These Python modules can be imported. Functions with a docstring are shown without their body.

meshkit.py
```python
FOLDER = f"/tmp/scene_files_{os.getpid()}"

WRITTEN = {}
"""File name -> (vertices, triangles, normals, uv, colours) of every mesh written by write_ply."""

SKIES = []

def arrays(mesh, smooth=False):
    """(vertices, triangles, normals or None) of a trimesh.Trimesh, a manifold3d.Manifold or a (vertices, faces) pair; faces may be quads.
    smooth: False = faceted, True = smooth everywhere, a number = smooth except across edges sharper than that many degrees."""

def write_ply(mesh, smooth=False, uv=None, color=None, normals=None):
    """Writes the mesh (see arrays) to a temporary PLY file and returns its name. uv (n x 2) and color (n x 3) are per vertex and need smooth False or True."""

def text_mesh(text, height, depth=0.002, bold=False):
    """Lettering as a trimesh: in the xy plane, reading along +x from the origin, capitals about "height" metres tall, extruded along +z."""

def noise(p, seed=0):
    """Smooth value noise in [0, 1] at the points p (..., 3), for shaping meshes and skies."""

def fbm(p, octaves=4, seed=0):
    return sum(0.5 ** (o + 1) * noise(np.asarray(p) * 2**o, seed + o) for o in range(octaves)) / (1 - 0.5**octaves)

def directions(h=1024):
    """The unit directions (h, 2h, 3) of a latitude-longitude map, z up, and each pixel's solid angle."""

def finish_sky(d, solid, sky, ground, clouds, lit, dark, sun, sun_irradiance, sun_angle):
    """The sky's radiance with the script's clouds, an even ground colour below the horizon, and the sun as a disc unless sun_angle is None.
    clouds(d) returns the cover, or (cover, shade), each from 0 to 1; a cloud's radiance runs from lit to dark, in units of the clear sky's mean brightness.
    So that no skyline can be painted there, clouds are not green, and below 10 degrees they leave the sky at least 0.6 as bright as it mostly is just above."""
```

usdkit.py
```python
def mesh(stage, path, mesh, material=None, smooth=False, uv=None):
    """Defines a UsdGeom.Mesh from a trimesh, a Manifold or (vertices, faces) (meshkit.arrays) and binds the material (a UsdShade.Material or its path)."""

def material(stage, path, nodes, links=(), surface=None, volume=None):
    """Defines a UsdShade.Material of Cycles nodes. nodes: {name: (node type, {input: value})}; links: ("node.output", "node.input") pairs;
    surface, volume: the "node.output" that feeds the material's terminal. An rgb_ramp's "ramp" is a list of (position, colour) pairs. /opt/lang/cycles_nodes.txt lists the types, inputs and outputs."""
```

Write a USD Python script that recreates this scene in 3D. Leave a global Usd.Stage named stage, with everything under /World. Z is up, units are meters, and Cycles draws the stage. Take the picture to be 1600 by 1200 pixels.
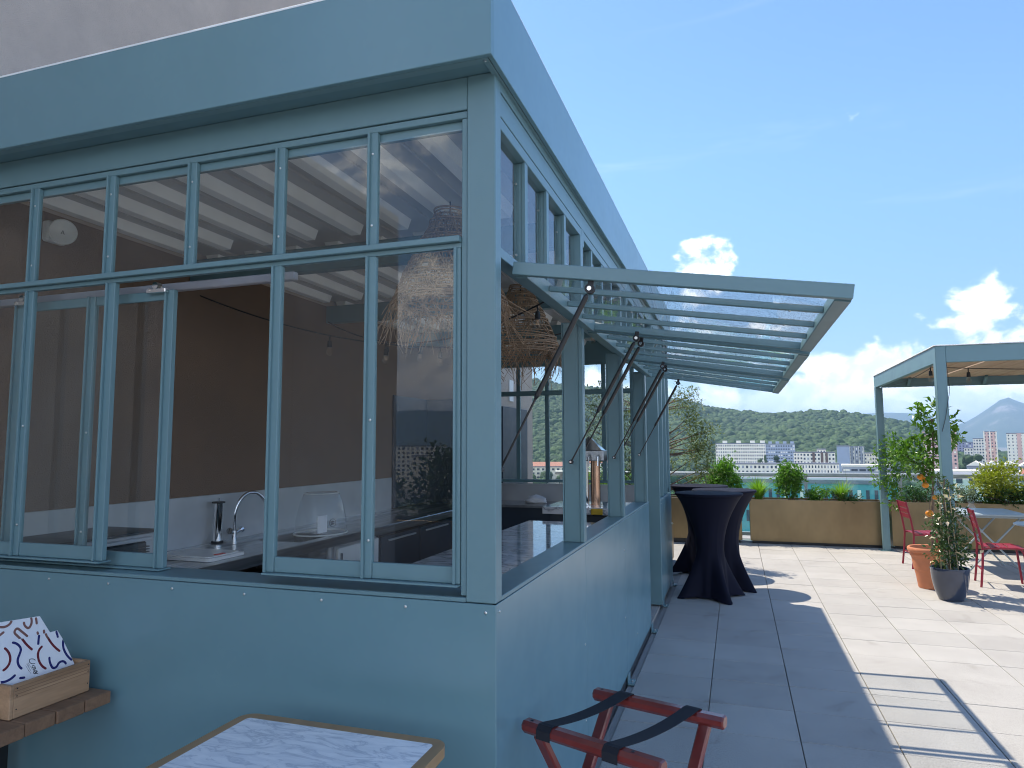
import math, random
import numpy as np
import trimesh
import usdkit, meshkit
from pxr import Usd, UsdGeom, UsdLux, UsdShade, Gf, Sdf, Vt

stage = Usd.Stage.CreateInMemory()
UsdGeom.SetStageUpAxis(stage, UsdGeom.Tokens.z)
UsdGeom.SetStageMetersPerUnit(stage, 1.0)
UsdGeom.Xform.Define(stage, '/World')
UsdGeom.Scope.Define(stage, '/World/Looks')
rng = np.random.default_rng(7)
PI = math.pi

# ------------------------------------------------------------------ camera, sky, sun, exposure
EXPOSURE = 1.52
CAM = np.array([.758, -2.132, 1.62])
YAW, PITCH, ROLL, FPX = math.radians(18.189), math.radians(5.1668), math.radians(.2147), 1062.84
fw = np.array([-math.sin(YAW) * math.cos(PITCH), math.cos(YAW) * math.cos(PITCH), math.sin(PITCH)])
rt = np.array([math.cos(YAW), math.sin(YAW), 0.0])
dn = np.cross(fw, rt)
rt, dn = math.cos(ROLL) * rt + math.sin(ROLL) * dn, -math.sin(ROLL) * rt + math.cos(ROLL) * dn
cam = UsdGeom.Camera.Define(stage, '/World/camera')
cam.AddTransformOp().Set(Gf.Matrix4d(*rt, 0, *(-dn), 0, *(-fw), 0, *CAM, 1))
cam.CreateHorizontalApertureAttr(36.0)
cam.CreateVerticalApertureAttr(27.0)
cam.CreateFocalLengthAttr(36.0 * FPX / 1600)
cam.CreateClippingRangeAttr(Gf.Vec2f(0.05, 60000))
cam.CreateExposureAttr(EXPOSURE)

SUN = np.array([-.457, .275, 1.0]); SUN /= np.linalg.norm(SUN)
SUN_EL, SUN_ROT = math.asin(SUN[2]), math.atan2(SUN[0], SUN[1])
SKY_STRENGTH, SUN_INT = 0.105, 0.62
CLOUD_LIT, CLOUD_DARK = (8.2, 8.1, 8.0), (4.6, 5.2, 6.0)
sun = UsdLux.DistantLight.Define(stage, '/World/sun')
sun.CreateIntensityAttr(SUN_INT); sun.CreateAngleAttr(0.5); sun.CreateNormalizeAttr(True)
sun.CreateColorAttr(Gf.Vec3f(1.0, 0.90, 0.76))
zax = SUN; xax = np.cross([0, 1, 0], zax); xax /= np.linalg.norm(xax); yax = np.cross(zax, xax)
sun.AddTransformOp().Set(Gf.Matrix4d(*xax, 0, *yax, 0, *zax, 0, 0, 0, 50, 1))

def make_sky():
    n = {
        'sky': ('sky_texture', {'sky_type': 'single_scattering', 'sun_disc': False, 'sun_elevation': SUN_EL, 'sun_rotation': SUN_ROT, 'altitude': 400.0, 'air_density': 1.0, 'aerosol_density': .25, 'ozone_density': 4.0}),
        'sat': ('hsv', {'saturation': 1.08}), 'hz': ('map_range', {'range_type': 'smoothstep', 'from_min': 0.0, 'from_max': 0.42, 'to_min': .52, 'to_max': .88, 'clamp': True}),
        'tc': ('texture_coordinate', {}), 'nrm': ('vector_math', {'math_type': 'normalize'}), 'sep': ('separate_xyz', {}),
        'm1': ('mapping', {'mapping_type': 'point', 'scale': (1.0, 1.0, 1.35), 'location': (0.37, 0.11, 0.0)}),
        'n1': ('noise_texture', {'scale': 9.5, 'detail': 10.0, 'roughness': 0.56, 'distortion': 0.25}),
        'elev': ('map_range', {'from_min': 0.02, 'from_max': 0.30, 'to_min': 0.03, 'to_max': -0.20, 'clamp': True}),
        'south': ('map_range', {'range_type': 'smoothstep', 'from_min': .05, 'from_max': -.55, 'to_min': 0.0, 'to_max': .20, 'clamp': True}), 'add3': ('math', {'math_type': 'add'}), 'add': ('math', {'math_type': 'add'}), 'add2': ('math', {'math_type': 'add'}),
        'cov': ('map_range', {'range_type': 'smoothstep', 'from_min': 0.52, 'from_max': 0.64, 'to_min': 0.0, 'to_max': 1.0, 'clamp': True}),
        'm2': ('mapping', {'mapping_type': 'point', 'scale': (1.0, 1.0, 1.35), 'location': (0.37 + 0.006, 0.11 - .004, -0.016)}),
        'n2': ('noise_texture', {'scale': 9.5, 'detail': 7.0, 'roughness': 0.56, 'distortion': 0.25}),
        'dif': ('math', {'math_type': 'subtract'}),
        'lit': ('map_range', {'range_type': 'smoothstep', 'from_min': -0.075, 'from_max': 0.05, 'to_min': 0.0, 'to_max': 1.0, 'clamp': True}),
        'low': ('map_range', {'from_min': 0.03, 'from_max': 0.12, 'to_min': 0.25, 'to_max': 1.0, 'clamp': True}),
        'lm': ('math', {'math_type': 'multiply'}),
        'ccol': ('mix', {'color1': CLOUD_DARK, 'color2': CLOUD_LIT}),
        'cmap': ('mapping', {'mapping_type': 'point', 'scale': (0.7, 2.4, 5.0), 'rotation': (0.1, 0.0, 0.7)}),
        'n3': ('noise_texture', {'scale': 2.6, 'detail': 8.0, 'roughness': 0.6, 'distortion': 0.8}),
        'wisp': ('map_range', {'range_type': 'smoothstep', 'from_min': 0.56, 'from_max': 0.9, 'to_min': 0.0, 'to_max': 0.22, 'clamp': True}),
        'mixw': ('mix', {'color2': tuple(np.array(CLOUD_LIT) * .75)}), 'mixc': ('mix', {}), 'bg': ('background_shader', {'strength': SKY_STRENGTH}),
    }
    l = [('tc.generated', 'nrm.vector1'), ('nrm.vector', 'sep.vector'), ('nrm.vector', 'm1.vector'), ('m1.vector', 'n1.vector'), ('nrm.vector', 'm2.vector'), ('m2.vector', 'n2.vector'),
         ('sep.z', 'elev.value'), ('n1.fac', 'add.value1'), ('elev.result', 'add.value2'), ('sep.y', 'south.value'), ('add.value', 'add3.value1'), ('south.result', 'add3.value2'), ('add3.value', 'add2.value1'), ('add2.value', 'cov.value'),
         ('n1.fac', 'dif.value1'), ('n2.fac', 'dif.value2'), ('dif.value', 'lit.value'), ('sep.z', 'low.value'), ('lit.result', 'lm.value1'), ('low.result', 'lm.value2'), ('lm.value', 'ccol.fac'),
         ('nrm.vector', 'cmap.vector'), ('cmap.vector', 'n3.vector'), ('n3.fac', 'wisp.value'), ('sky.color', 'sat.color'), ('sep.z', 'hz.value'), ('hz.result', 'sat.value'),
         ('sat.color', 'mixw.color1'), ('wisp.result', 'mixw.fac'), ('mixw.color', 'mixc.color1'), ('ccol.color', 'mixc.color2'), ('cov.result', 'mixc.fac'), ('mixc.color', 'bg.color')]
    # banks of cumulus: towers over the valley, more of them all round the horizon and a broken cover behind the viewer (the front panes mirror it)
    banks = [(-.031, .967, .247, 3.3, .30), (.305, .945, .050, 7.4, .24), (.215, .970, .040, 7.2, .23), (.140, .985, .030, 6.0, .22), (.060, .995, .025, 5.4, .21), (-.03, .995, .03, 5.5, .20), (.245, .96, .10, 3.6, .22),
             (.55, .82, .15, 9, .2), (.9, .4, .12, 10, .2), (.95, -.3, .16, 9, .2), (.5, -.85, .13, 10, .2), (-.2, -.97, .2, 10, .2), (-.7, -.7, .12, 9, .2), (-.98, .1, .14, 9, .18), (-.5, .85, .10, 8, .2)]
    prev = None
    for i, (x, y, z, deg, amt) in enumerate(banks):
        d = np.array([x, y, z]); d /= np.linalg.norm(d)
        n[f'd{i}'] = ('vector_math', {'math_type': 'dot_product', 'vector2': tuple(d)})
        n[f'r{i}'] = ('map_range', {'range_type': 'smoothstep', 'from_min': math.cos(math.radians(deg * 1.25)), 'from_max': math.cos(math.radians(deg * .35)), 'to_min': 0.0, 'to_max': amt, 'clamp': True})
        l += [('nrm.vector', f'd{i}.vector1'), (f'd{i}.value', f'r{i}.value')]
        if prev:
            n[f'x{i}'] = ('math', {'math_type': 'maximum'})
            l += [(prev, f'x{i}.value1'), (f'r{i}.result', f'x{i}.value2')]; prev = f'x{i}.value'
        else: prev = f'r{i}.result'
    l.append((prev, 'add2.value2'))
    return usdkit.material(stage, '/World/Looks/sky', n, l, surface='bg.background')
dome = UsdLux.DomeLight.Define(stage, '/World/sky')
UsdShade.MaterialBindingAPI.Apply(dome.GetPrim()).Bind(make_sky())
dome.GetPrim().SetCustomDataByKey('kind', 'structure')

# ------------------------------------------------------------------ helpers: scene tree
COUNT = {}
BASE = {}
def unique(parent, name):
    k = COUNT.get((parent, name), 0)
    COUNT[(parent, name)] = k + 1
    return f'{parent}/{name}' if k == 0 else f'{parent}/{name}_{k:03d}'
def setdata(prim, **kw):
    for k, v in kw.items():
        if v is not None:
            prim.SetCustomDataByKey(k, v)
def thing(name, label=None, cat=None, loc=(0, 0, 0), rot=0.0, group=None, kind=None, local=False, scale=None):
    path = unique('/World', name)
    x = UsdGeom.Xform.Define(stage, path)
    x.AddTranslateOp().Set(Gf.Vec3d(*map(float, loc)))
    if rot: x.AddRotateZOp().Set(math.degrees(rot))
    if scale: x.AddScaleOp().Set(Gf.Vec3f(scale, scale, scale))
    BASE[path] = np.zeros(3) if local else np.asarray(loc, float)
    setdata(x.GetPrim(), label=label, category=cat, group=group, kind=kind)
    return path
def obj(name, g, mat, parent='/World', label=None, cat=None, group=None, kind=None, smooth=False):
    path = unique(parent, name)
    v, f = g.arrays() if isinstance(g, G) else g
    base = BASE.get(parent, np.zeros(3))
    BASE[path] = base
    m = usdkit.mesh(stage, path, (v - base, f), MAT[mat], smooth=smooth)
    setdata(m.GetPrim(), label=label, category=cat, group=group, kind=kind)
    return path
def dup(root, loc, rot=0.0, label=None, cat=None, group=None, scale=None):
    was = stage.GetPrimAtPath(root).GetCustomData()
    import re
    name = re.sub(r'_\d\d\d$', '', root.split('/')[-1])
    r = thing(name, label or was['label'], cat or was['category'], loc, rot, group or was.get('group'), None, True, scale)
    p = stage.GetPrimAtPath(r)
    p.GetReferences().AddInternalReference(root)
    p.SetInstanceable(True)
    return r

# ------------------------------------------------------------------ helpers: mesh building
_s = np.array([[i, j, k] for i in (-1, 1) for j in (-1, 1) for k in (-1, 1)], float)
_T = np.repeat(_s, 3, 0); _A = np.tile(np.arange(3), 8)
_tmp = _T * (1 - .2 * (np.arange(3)[None] != _A[:, None]))
_hull = trimesh.Trimesh(_tmp, trimesh.convex.convex_hull(_tmp).faces, process=False) if False else None
def _cham_faces():
    from scipy.spatial import ConvexHull
    h = ConvexHull(_tmp)
    f = h.simplices.copy()
    n = np.cross(_tmp[f[:, 1]] - _tmp[f[:, 0]], _tmp[f[:, 2]] - _tmp[f[:, 0]])
    bad = (n * _tmp[f].mean(1)).sum(1) < 0
    f[bad] = f[bad][:, ::-1]
    return f
CF = _cham_faces()
BOXF = np.array([[0, 1, 3], [0, 3, 2], [4, 6, 7], [4, 7, 5], [0, 4, 5], [0, 5, 1], [2, 3, 7], [2, 7, 6], [0, 2, 6], [0, 6, 4], [1, 5, 7], [1, 7, 3]])

def frame_from(d, up=(0, 0, 1)):
    d = np.asarray(d, float); d = d / np.linalg.norm(d)
    up = np.asarray(up, float)
    if abs(d @ up) > .98: up = np.array([1.0, 0, 0]) if abs(d[0]) < .9 else np.array([0, 1.0, 0])
    x = np.cross(up, d); x /= np.linalg.norm(x)
    return d, x, np.cross(d, x)

class G:
    def __init__(s): s.V, s.F, s.n = [], [], 0
    def add(s, v, f):
        v = np.asarray(v, float); f = np.asarray(f, int)
        if f.shape[1] == 4: f = np.vstack([f[:, [0, 1, 2]], f[:, [0, 2, 3]]])
        s.V.append(v); s.F.append(f + s.n); s.n += len(v); return s
    def arrays(s): return np.vstack(s.V), np.vstack(s.F)
    def box(s, x0, x1, y0, y1, z0, z1, c=.002):
        h = np.array([x1 - x0, y1 - y0, z1 - z0]) / 2; m = np.array([x0 + x1, y0 + y1, z0 + z1]) / 2
        c = min(c, .45 * h.min())
        if c <= 0: return s.add(_s * h + m, BOXF)
        return s.add(_T * (h - c * (np.arange(3)[None] != _A[:, None])) + m, CF)
    def bar(s, p, q, w, h, up=(0, 0, 1), c=.002):
        p, q = np.asarray(p, float), np.asarray(q, float)
        L = np.linalg.norm(q - p); d, x, u = frame_from(q - p, up)
        t = G().box(-w / 2, w / 2, -h / 2, h / 2, 0, L, c)
        v, f = t.arrays()
        return s.add(p + v[:, :1] * x + v[:, 1:2] * u + v[:, 2:] * d, f)
    def tube(s, pts, r, n=8, caps=True):
        pts = np.asarray(pts, float); m = len(pts)
        r = np.broadcast_to(np.asarray(r, float), (m,))
        t = np.gradient(pts, axis=0); t /= np.linalg.norm(t, axis=1, keepdims=True) + 1e-12
        _, x, y = frame_from(t[0]); X = []
        for i in range(m):
            x = x - (x @ t[i]) * t[i]; x /= np.linalg.norm(x) + 1e-12
            X.append(x)
        X = np.array(X); Y = np.cross(t, X)
        a = np.arange(n) * 2 * PI / n
        v = (pts[:, None] + r[:, None, None] * (np.cos(a)[None, :, None] * X[:, None] + np.sin(a)[None, :, None] * Y[:, None])).reshape(-1, 3)
        i, j = np.meshgrid(np.arange(m - 1), np.arange(n), indexing='ij'); i, j = i.ravel(), j.ravel(); k = (j + 1) % n
        f = np.stack([i * n + j, i * n + k, (i + 1) * n + k, (i + 1) * n + j], 1)
        f = np.vstack([f[:, [0, 1, 2]], f[:, [0, 2, 3]]])
        if caps:
            c0 = [[0, q + 1, q] for q in range(1, n - 1)]; o = (m - 1) * n
            c1 = [[o, o + q, o + q + 1] for q in range(1, n - 1)]
            f = np.vstack([f, c0, c1])
        return s.add(v, f)
    def cyl(s, p, q, r, n=16): return s.tube([p, q], r, n)
    def lathe(s, prof, at=(0, 0, 0), n=32, sx=1, sy=1):
        prof = np.asarray(prof, float); m = len(prof); a = np.arange(n) * 2 * PI / n
        v = np.stack([prof[:, :1] * np.cos(a) * sx, prof[:, :1] * np.sin(a) * sy, np.repeat(prof[:, 1:], n, 1)], -1).reshape(-1, 3) + np.asarray(at, float)
        i, j = np.meshgrid(np.arange(m - 1), np.arange(n), indexing='ij'); i, j = i.ravel(), j.ravel(); k = (j + 1) % n
        return s.add(v, np.stack([i * n + j, i * n + k, (i + 1) * n + k, (i + 1) * n + j], 1))
    def poly(s, pts2, h, z=0.0):
        from shapely.geometry import Polygon
        m = trimesh.creation.extrude_polygon(pts2 if hasattr(pts2, 'exterior') else Polygon(pts2), h, engine='earcut')
        return s.add(m.vertices + [0, 0, z], m.faces)
    def ball(s, c, r, sub=2, sc=(1, 1, 1)):
        m = trimesh.creation.icosphere(sub, 1.0)
        return s.add(m.vertices * r * np.asarray(sc) + np.asarray(c), m.faces)
    def leaves(s, P, D, L, W, R, fold=.25, curl=.15):
        """P roots, D directions, L lengths: folded pointed leaves, four triangles each"""
        P, D = np.asarray(P, float), np.asarray(D, float)
        D = D / (np.linalg.norm(D, axis=1, keepdims=True) + 1e-9); n = len(P)
        L = np.broadcast_to(L, (n,))[:, None]; up = R.normal(size=(n, 3)) * .5 + [0, 0, 1]
        X = np.cross(D, up); X /= np.linalg.norm(X, axis=1, keepdims=True) + 1e-9
        N = np.cross(X, D)
        mid = P + D * L * .5 + N * L * curl * .5
        v = np.stack([P, mid + X * L * W * .5 + N * L * fold * W, P + D * L - N * L * curl, mid - X * L * W * .5 + N * L * fold * W, mid - N * L * .02], 1).reshape(-1, 3)
        o = np.arange(n)[:, None] * 5
        f = np.vstack([o + np.array([[0, 1, 4]]), o + np.array([[1, 2, 4]]), o + np.array([[2, 3, 4]]), o + np.array([[3, 0, 4]])])
        return s.add(v, f)
def rounded_rect(x0, x1, y0, y1, r):
    from shapely.geometry import box
    return box(x0 + r, y0 + r, x1 - r, y1 - r).buffer(r, quad_segs=6)

# ------------------------------------------------------------------ materials
MAT = {}
def mat(name, nodes, links=(), surface='p.BSDF', volume=None):
    MAT[name] = usdkit.material(stage, f'/World/Looks/{name}', nodes, links, surface=surface, volume=volume); return name
def simple(name, col, rough=.5, metal=0.0, vary=.12, scale=6.0, bump=0.0, bscale=80.0, detail=4.0, per=0.0, coords='position', stretch=(1, 1, 1), **kw):
    """a principled surface whose colour wanders with noise, with optional fine relief and per-object tone"""
    c = np.array(col)
    n = {'g': ('geometry', {}), 'm': ('mapping', {'mapping_type': 'point', 'scale': stretch}), 'no': ('noise_texture', {'scale': scale, 'detail': detail, 'roughness': .6}),
         'r': ('rgb_ramp', {'ramp': [(.25, tuple(c * (1 - vary))), (.75, tuple(np.minimum(1, c * (1 + vary))))]}),
         'rr': ('map_range', {'from_min': .3, 'from_max': .7, 'to_min': max(.02, rough * .88), 'to_max': min(1, rough * 1.12)}),
         'p': ('principled_bsdf', {'metallic': metal, 'roughness': rough, **kw})}
    l = [('m.vector', 'no.vector'), ('no.fac', 'r.fac'), ('no.fac', 'rr.value'), ('rr.result', 'p.roughness')]
    if coords == 'object':
        n['tc'] = ('texture_coordinate', {}); l.append(('tc.object', 'm.vector'))
    else: l.append(('g.position', 'm.vector'))
    out = 'r.color'
    if per:
        n['oi'] = ('object_info', {}); n['pm'] = ('map_range', {'from_min': 0, 'from_max': 1, 'to_min': 1 - per, 'to_max': 1 + per})
        n['hs'] = ('hsv', {}); l += [('oi.random', 'pm.value'), ('pm.result', 'hs.value'), (out, 'hs.color')]; out = 'hs.color'
    l.append((out, 'p.base_color'))
    if bump:
        n['bn'] = ('noise_texture', {'scale': bscale, 'detail': 3.0}); n['b'] = ('bump', {'strength': 1.0, 'distance': bump})
        l += [('m.vector', 'bn.vector'), ('bn.fac', 'b.height'), ('b.normal', 'p.normal')]
    return mat(name, n, l)
def wood(name, dark, light, scale=14.0, axis='x', rough=.5, per=.12, **kw):
    st = {'x': (.08, 1, 1), 'y': (1, .08, 1), 'z': (1, 1, .08)}[axis]
    n = {'tc': ('texture_coordinate', {}), 'oi': ('object_info', {}), 'sh': ('vector_math', {'vector_math_type': 'add', 'math_type': 'add'}), 'm': ('mapping', {'mapping_type': 'point', 'scale': st}),
         'no': ('noise_texture', {'scale': scale, 'detail': 6.0, 'roughness': .62, 'distortion': 1.2}), 'fi': ('noise_texture', {'scale': scale * 9, 'detail': 3.0}),
         'mx': ('math', {'math_type': 'multiply_add', 'value2': .3}), 'r': ('rgb_ramp', {'ramp': [(.30, dark), (.55, tuple((np.array(dark) + np.array(light)) / 2)), (.85, light)]}),
         'pm': ('map_range', {'from_min': 0, 'from_max': 1, 'to_min': 1 - per, 'to_max': 1 + per}), 'hs': ('hsv', {}), 'b': ('bump', {'distance': .0015, 'strength': .7}), 'p': ('principled_bsdf', {'roughness': rough, **kw})}
    l = [('tc.object', 'sh.vector1'), ('oi.location', 'sh.vector2'), ('tc.object', 'm.vector'), ('m.vector', 'no.vector'), ('m.vector', 'fi.vector'), ('fi.fac', 'mx.value1'), ('no.fac', 'mx.value3'),
         ('mx.value', 'r.fac'), ('oi.random', 'pm.value'), ('pm.result', 'hs.value'), ('r.color', 'hs.color'), ('hs.color', 'p.base_color'), ('mx.value', 'b.height'), ('b.normal', 'p.normal')]
    n.pop('sh'); l = l[2:]
    return mat(name, n, l)
def glass(name, tint=(.97, .985, .98), ior=1.5, rough=0.0, haze=.02):
    n = {'t': ('transparent_bsdf', {'color': tint}), 'g': ('glossy_bsdf', {'color': (1, 1, 1), 'roughness': rough}), 'f0': ('fresnel', {'IOR': ior}), 'ff': ('math', {'math_type': 'subtract', 'value1': 1.0}), 'f': ('math', {'math_type': 'multiply'}),
         'm': ('mix_closure', {}), 'd': ('diffuse_bsdf', {'color': (.7, .72, .72)}), 'ge': ('geometry', {}), 'no': ('noise_texture', {'scale': 3.0, 'detail': 6.0}),
         'mr': ('map_range', {'from_min': .4, 'from_max': .8, 'to_min': haze * .3, 'to_max': haze * 2}), 'm2': ('mix_closure', {})}
    l = [('ge.backfacing', 'ff.value2'), ('ff.value', 'f.value1'), ('f0.fac', 'f.value2'), ('f.value', 'm.fac'), ('t.BSDF', 'm.closure1'), ('g.BSDF', 'm.closure2'), ('ge.position', 'no.vector'), ('no.fac', 'mr.value'), ('mr.result', 'm2.fac'), ('m.closure', 'm2.closure1'), ('d.BSDF', 'm2.closure2')]
    return mat(name, n, l, surface='m2.closure')
def leafmat(name, a, b, rough=.45, trans=.35):
    n = {'ri': ('geometry', {}), 'r': ('rgb_ramp', {'ramp': [(0, a), (1, b)]}), 'p': ('principled_bsdf', {'roughness': rough}), 't': ('translucent_bsdf', {}),
         'br': ('mix', {'mix_type': 'multiply', 'fac': 1.0, 'color2': (1.5, 1.7, .8)}), 'm': ('mix_closure', {'fac': trans})}
    l = [('ri.random_per_island', 'r.fac'), ('r.color', 'p.base_color'), ('r.color', 'br.color1'), ('br.color', 't.color'), ('p.BSDF', 'm.closure1'), ('t.BSDF', 'm.closure2')]
    return mat(name, n, l, surface='m.closure')

simple('teal_paint', (.128, .226, .252), .34, vary=.05, scale=2.2, detail=9, bump=.0003, bscale=180)
simple('teal_panel', (.116, .222, .256), .27, vary=.05, scale=1.5, detail=9, bump=.0008, bscale=3, ior=1.62)
simple('screw_metal', (.75, .75, .73), .3, 1.0)
simple('white_rib', (.92, .92, .90), .45, vary=.04)
simple('roof_grey', (.50, .50, .50), .5, vary=.05)
simple('white_flashing', (.85, .85, .84), .5)
simple('stainless', (.50, .51, .52), .26, 1.0, vary=.06, scale=3, stretch=(6, .3, 6))
simple('stainless_dull', (.50, .51, .52), .42, .6, vary=.1, scale=4)
simple('chrome', (.8, .8, .8), .08, 1.0, vary=.02)
simple('copper', (.75, .45, .3), .2, 1.0)
simple('black_steel', (.016, .017, .019), .3)
simple('black_rubber', (.02, .02, .022), .6)
simple('dark_plastic', (.045, .05, .055), .45)
simple('white_plastic', (.72, .72, .7), .35, vary=.03)
simple('grey_plastic', (.5, .5, .52), .4)
simple('track_grey', (.36, .355, .375), .4)
simple('red_plastic', (.5, .04, .03), .4)
simple('navy_cabinet', (.018, .028, .042), .45)
simple('floor_dark', (.08, .08, .082), .6)
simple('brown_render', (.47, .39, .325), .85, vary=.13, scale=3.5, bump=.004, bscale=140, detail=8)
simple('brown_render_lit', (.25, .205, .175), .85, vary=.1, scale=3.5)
simple('slab_concrete', (.30, .295, .28), .85, vary=.1, bump=.002)
simple('brass', (.235, .178, .10), .34, .85, vary=.30, scale=1.1, detail=9, stretch=(1, 1, .5))
simple('terracotta', (.55, .20, .095), .7, vary=.08, scale=9, bump=.0006)
simple('navy_glaze', (.022, .03, .05), .1, vary=.2, coat_weight=.6)
simple('soil', (.05, .035, .025), .95, vary=.4, scale=60, bump=.01, bscale=60)
simple('navy_fabric', (.004, .005, .016), .75, vary=.15, scale=90, bump=.0008, bscale=500, specular_ior_level=.2)
simple('red_lacquer', (.145, .022, .018), .26, vary=.25, scale=6, stretch=(1, 1, 1), coat_weight=.5, coat_roughness=.15)
simple('strap', (.008, .010, .016), .8, vary=.3, scale=300)
simple('red_metal', (.24, .014, .032), .4, vary=.05)
simple('grey_metal', (.30, .36, .38), .4, vary=.05)
simple('paper', (.78, .79, .82), .6, vary=.02)
simple('ink_blue', (.012, .014, .12), .5); simple('ink_red', (.14, .012, .022), .5); simple('ink_brown', (.22, .10, .085), .5); simple('ink_black', (.01, .01, .02), .5)
simple('wicker', (.33, .225, .145), .65, vary=.3, scale=30)
simple('bark', (.16, .11, .075), .9, vary=.3, scale=25, bump=.004, bscale=60)
simple('cane', (.42, .33, .2), .7)
simple('orange_peel', (.75, .25, .012), .4, bump=.001, bscale=200)
simple('cloth_white', (.75, .75, .76), .8)
simple('yellow_plastic', (.5, .32, .015), .5)
simple('rail_metal', (.40, .44, .44), .4, .3)
simple('marble_dark', (.16, .17, .18), .12, vary=.3)
simple('bulb_cap', (.012, .012, .012), .5)
simple('oak', (.33, .21, .105), .45, vary=.18, scale=22, stretch=(1, .1, 1), detail=8, bump=.0004)
simple('oak_edge', (.24, .15, .07), .5, vary=.2, scale=22, stretch=(.1, .1, 1))
wood('bench_wood', (.13, .070, .040), (.28, .165, .095), 16, 'x', .6)
wood('crate_wood', (.20, .11, .055), (.52, .33, .19), 12, 'y', .6, .06)
wood('chair_wood', (.2, .11, .05), (.4, .25, .12), 14, 'z', .4)
wood('ceiling_board', (.34, .20, .12), (.58, .42, .29), 7, 'y', .6, .12)
glass('pane_glass', (.95, .965, .96), 1.66, haze=.004)
glass('awning_glass', (.96, .97, .97), 1.75, haze=.03)
glass('bulb_glass', (.95, .92, .85), 1.5, haze=.03)
glass('clear_plastic', (.93, .94, .95), 1.45, .02, .05)
glass('rail_glass', (.80, .93, .92), 1.5, haze=.02)
leafmat('leaf_bush', (.09, .21, .02), (.25, .42, .06))
leafmat('leaf_grass', (.16, .30, .03), (.34, .50, .09))
leafmat('leaf_dark', (.028, .075, .014), (.07, .14, .028), .3, .25)
leafmat('leaf_citrus', (.09, .19, .02), (.24, .36, .045), .3, .35)
leafmat('leaf_olive', (.15, .18, .06), (.34, .34, .18), .5, .25)
leafmat('leaf_yellow', (.24, .27, .025), (.55, .46, .05), .45)
leafmat('leaf_grey', (.16, .21, .14), (.30, .34, .25), .6, .2)
leafmat('leaf_jasmine', (.055, .10, .03), (.24, .26, .16), .25, .2)
leafmat('petal', (.6, .5, .4), (.62, .22, .2), .6, .3)

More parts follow.
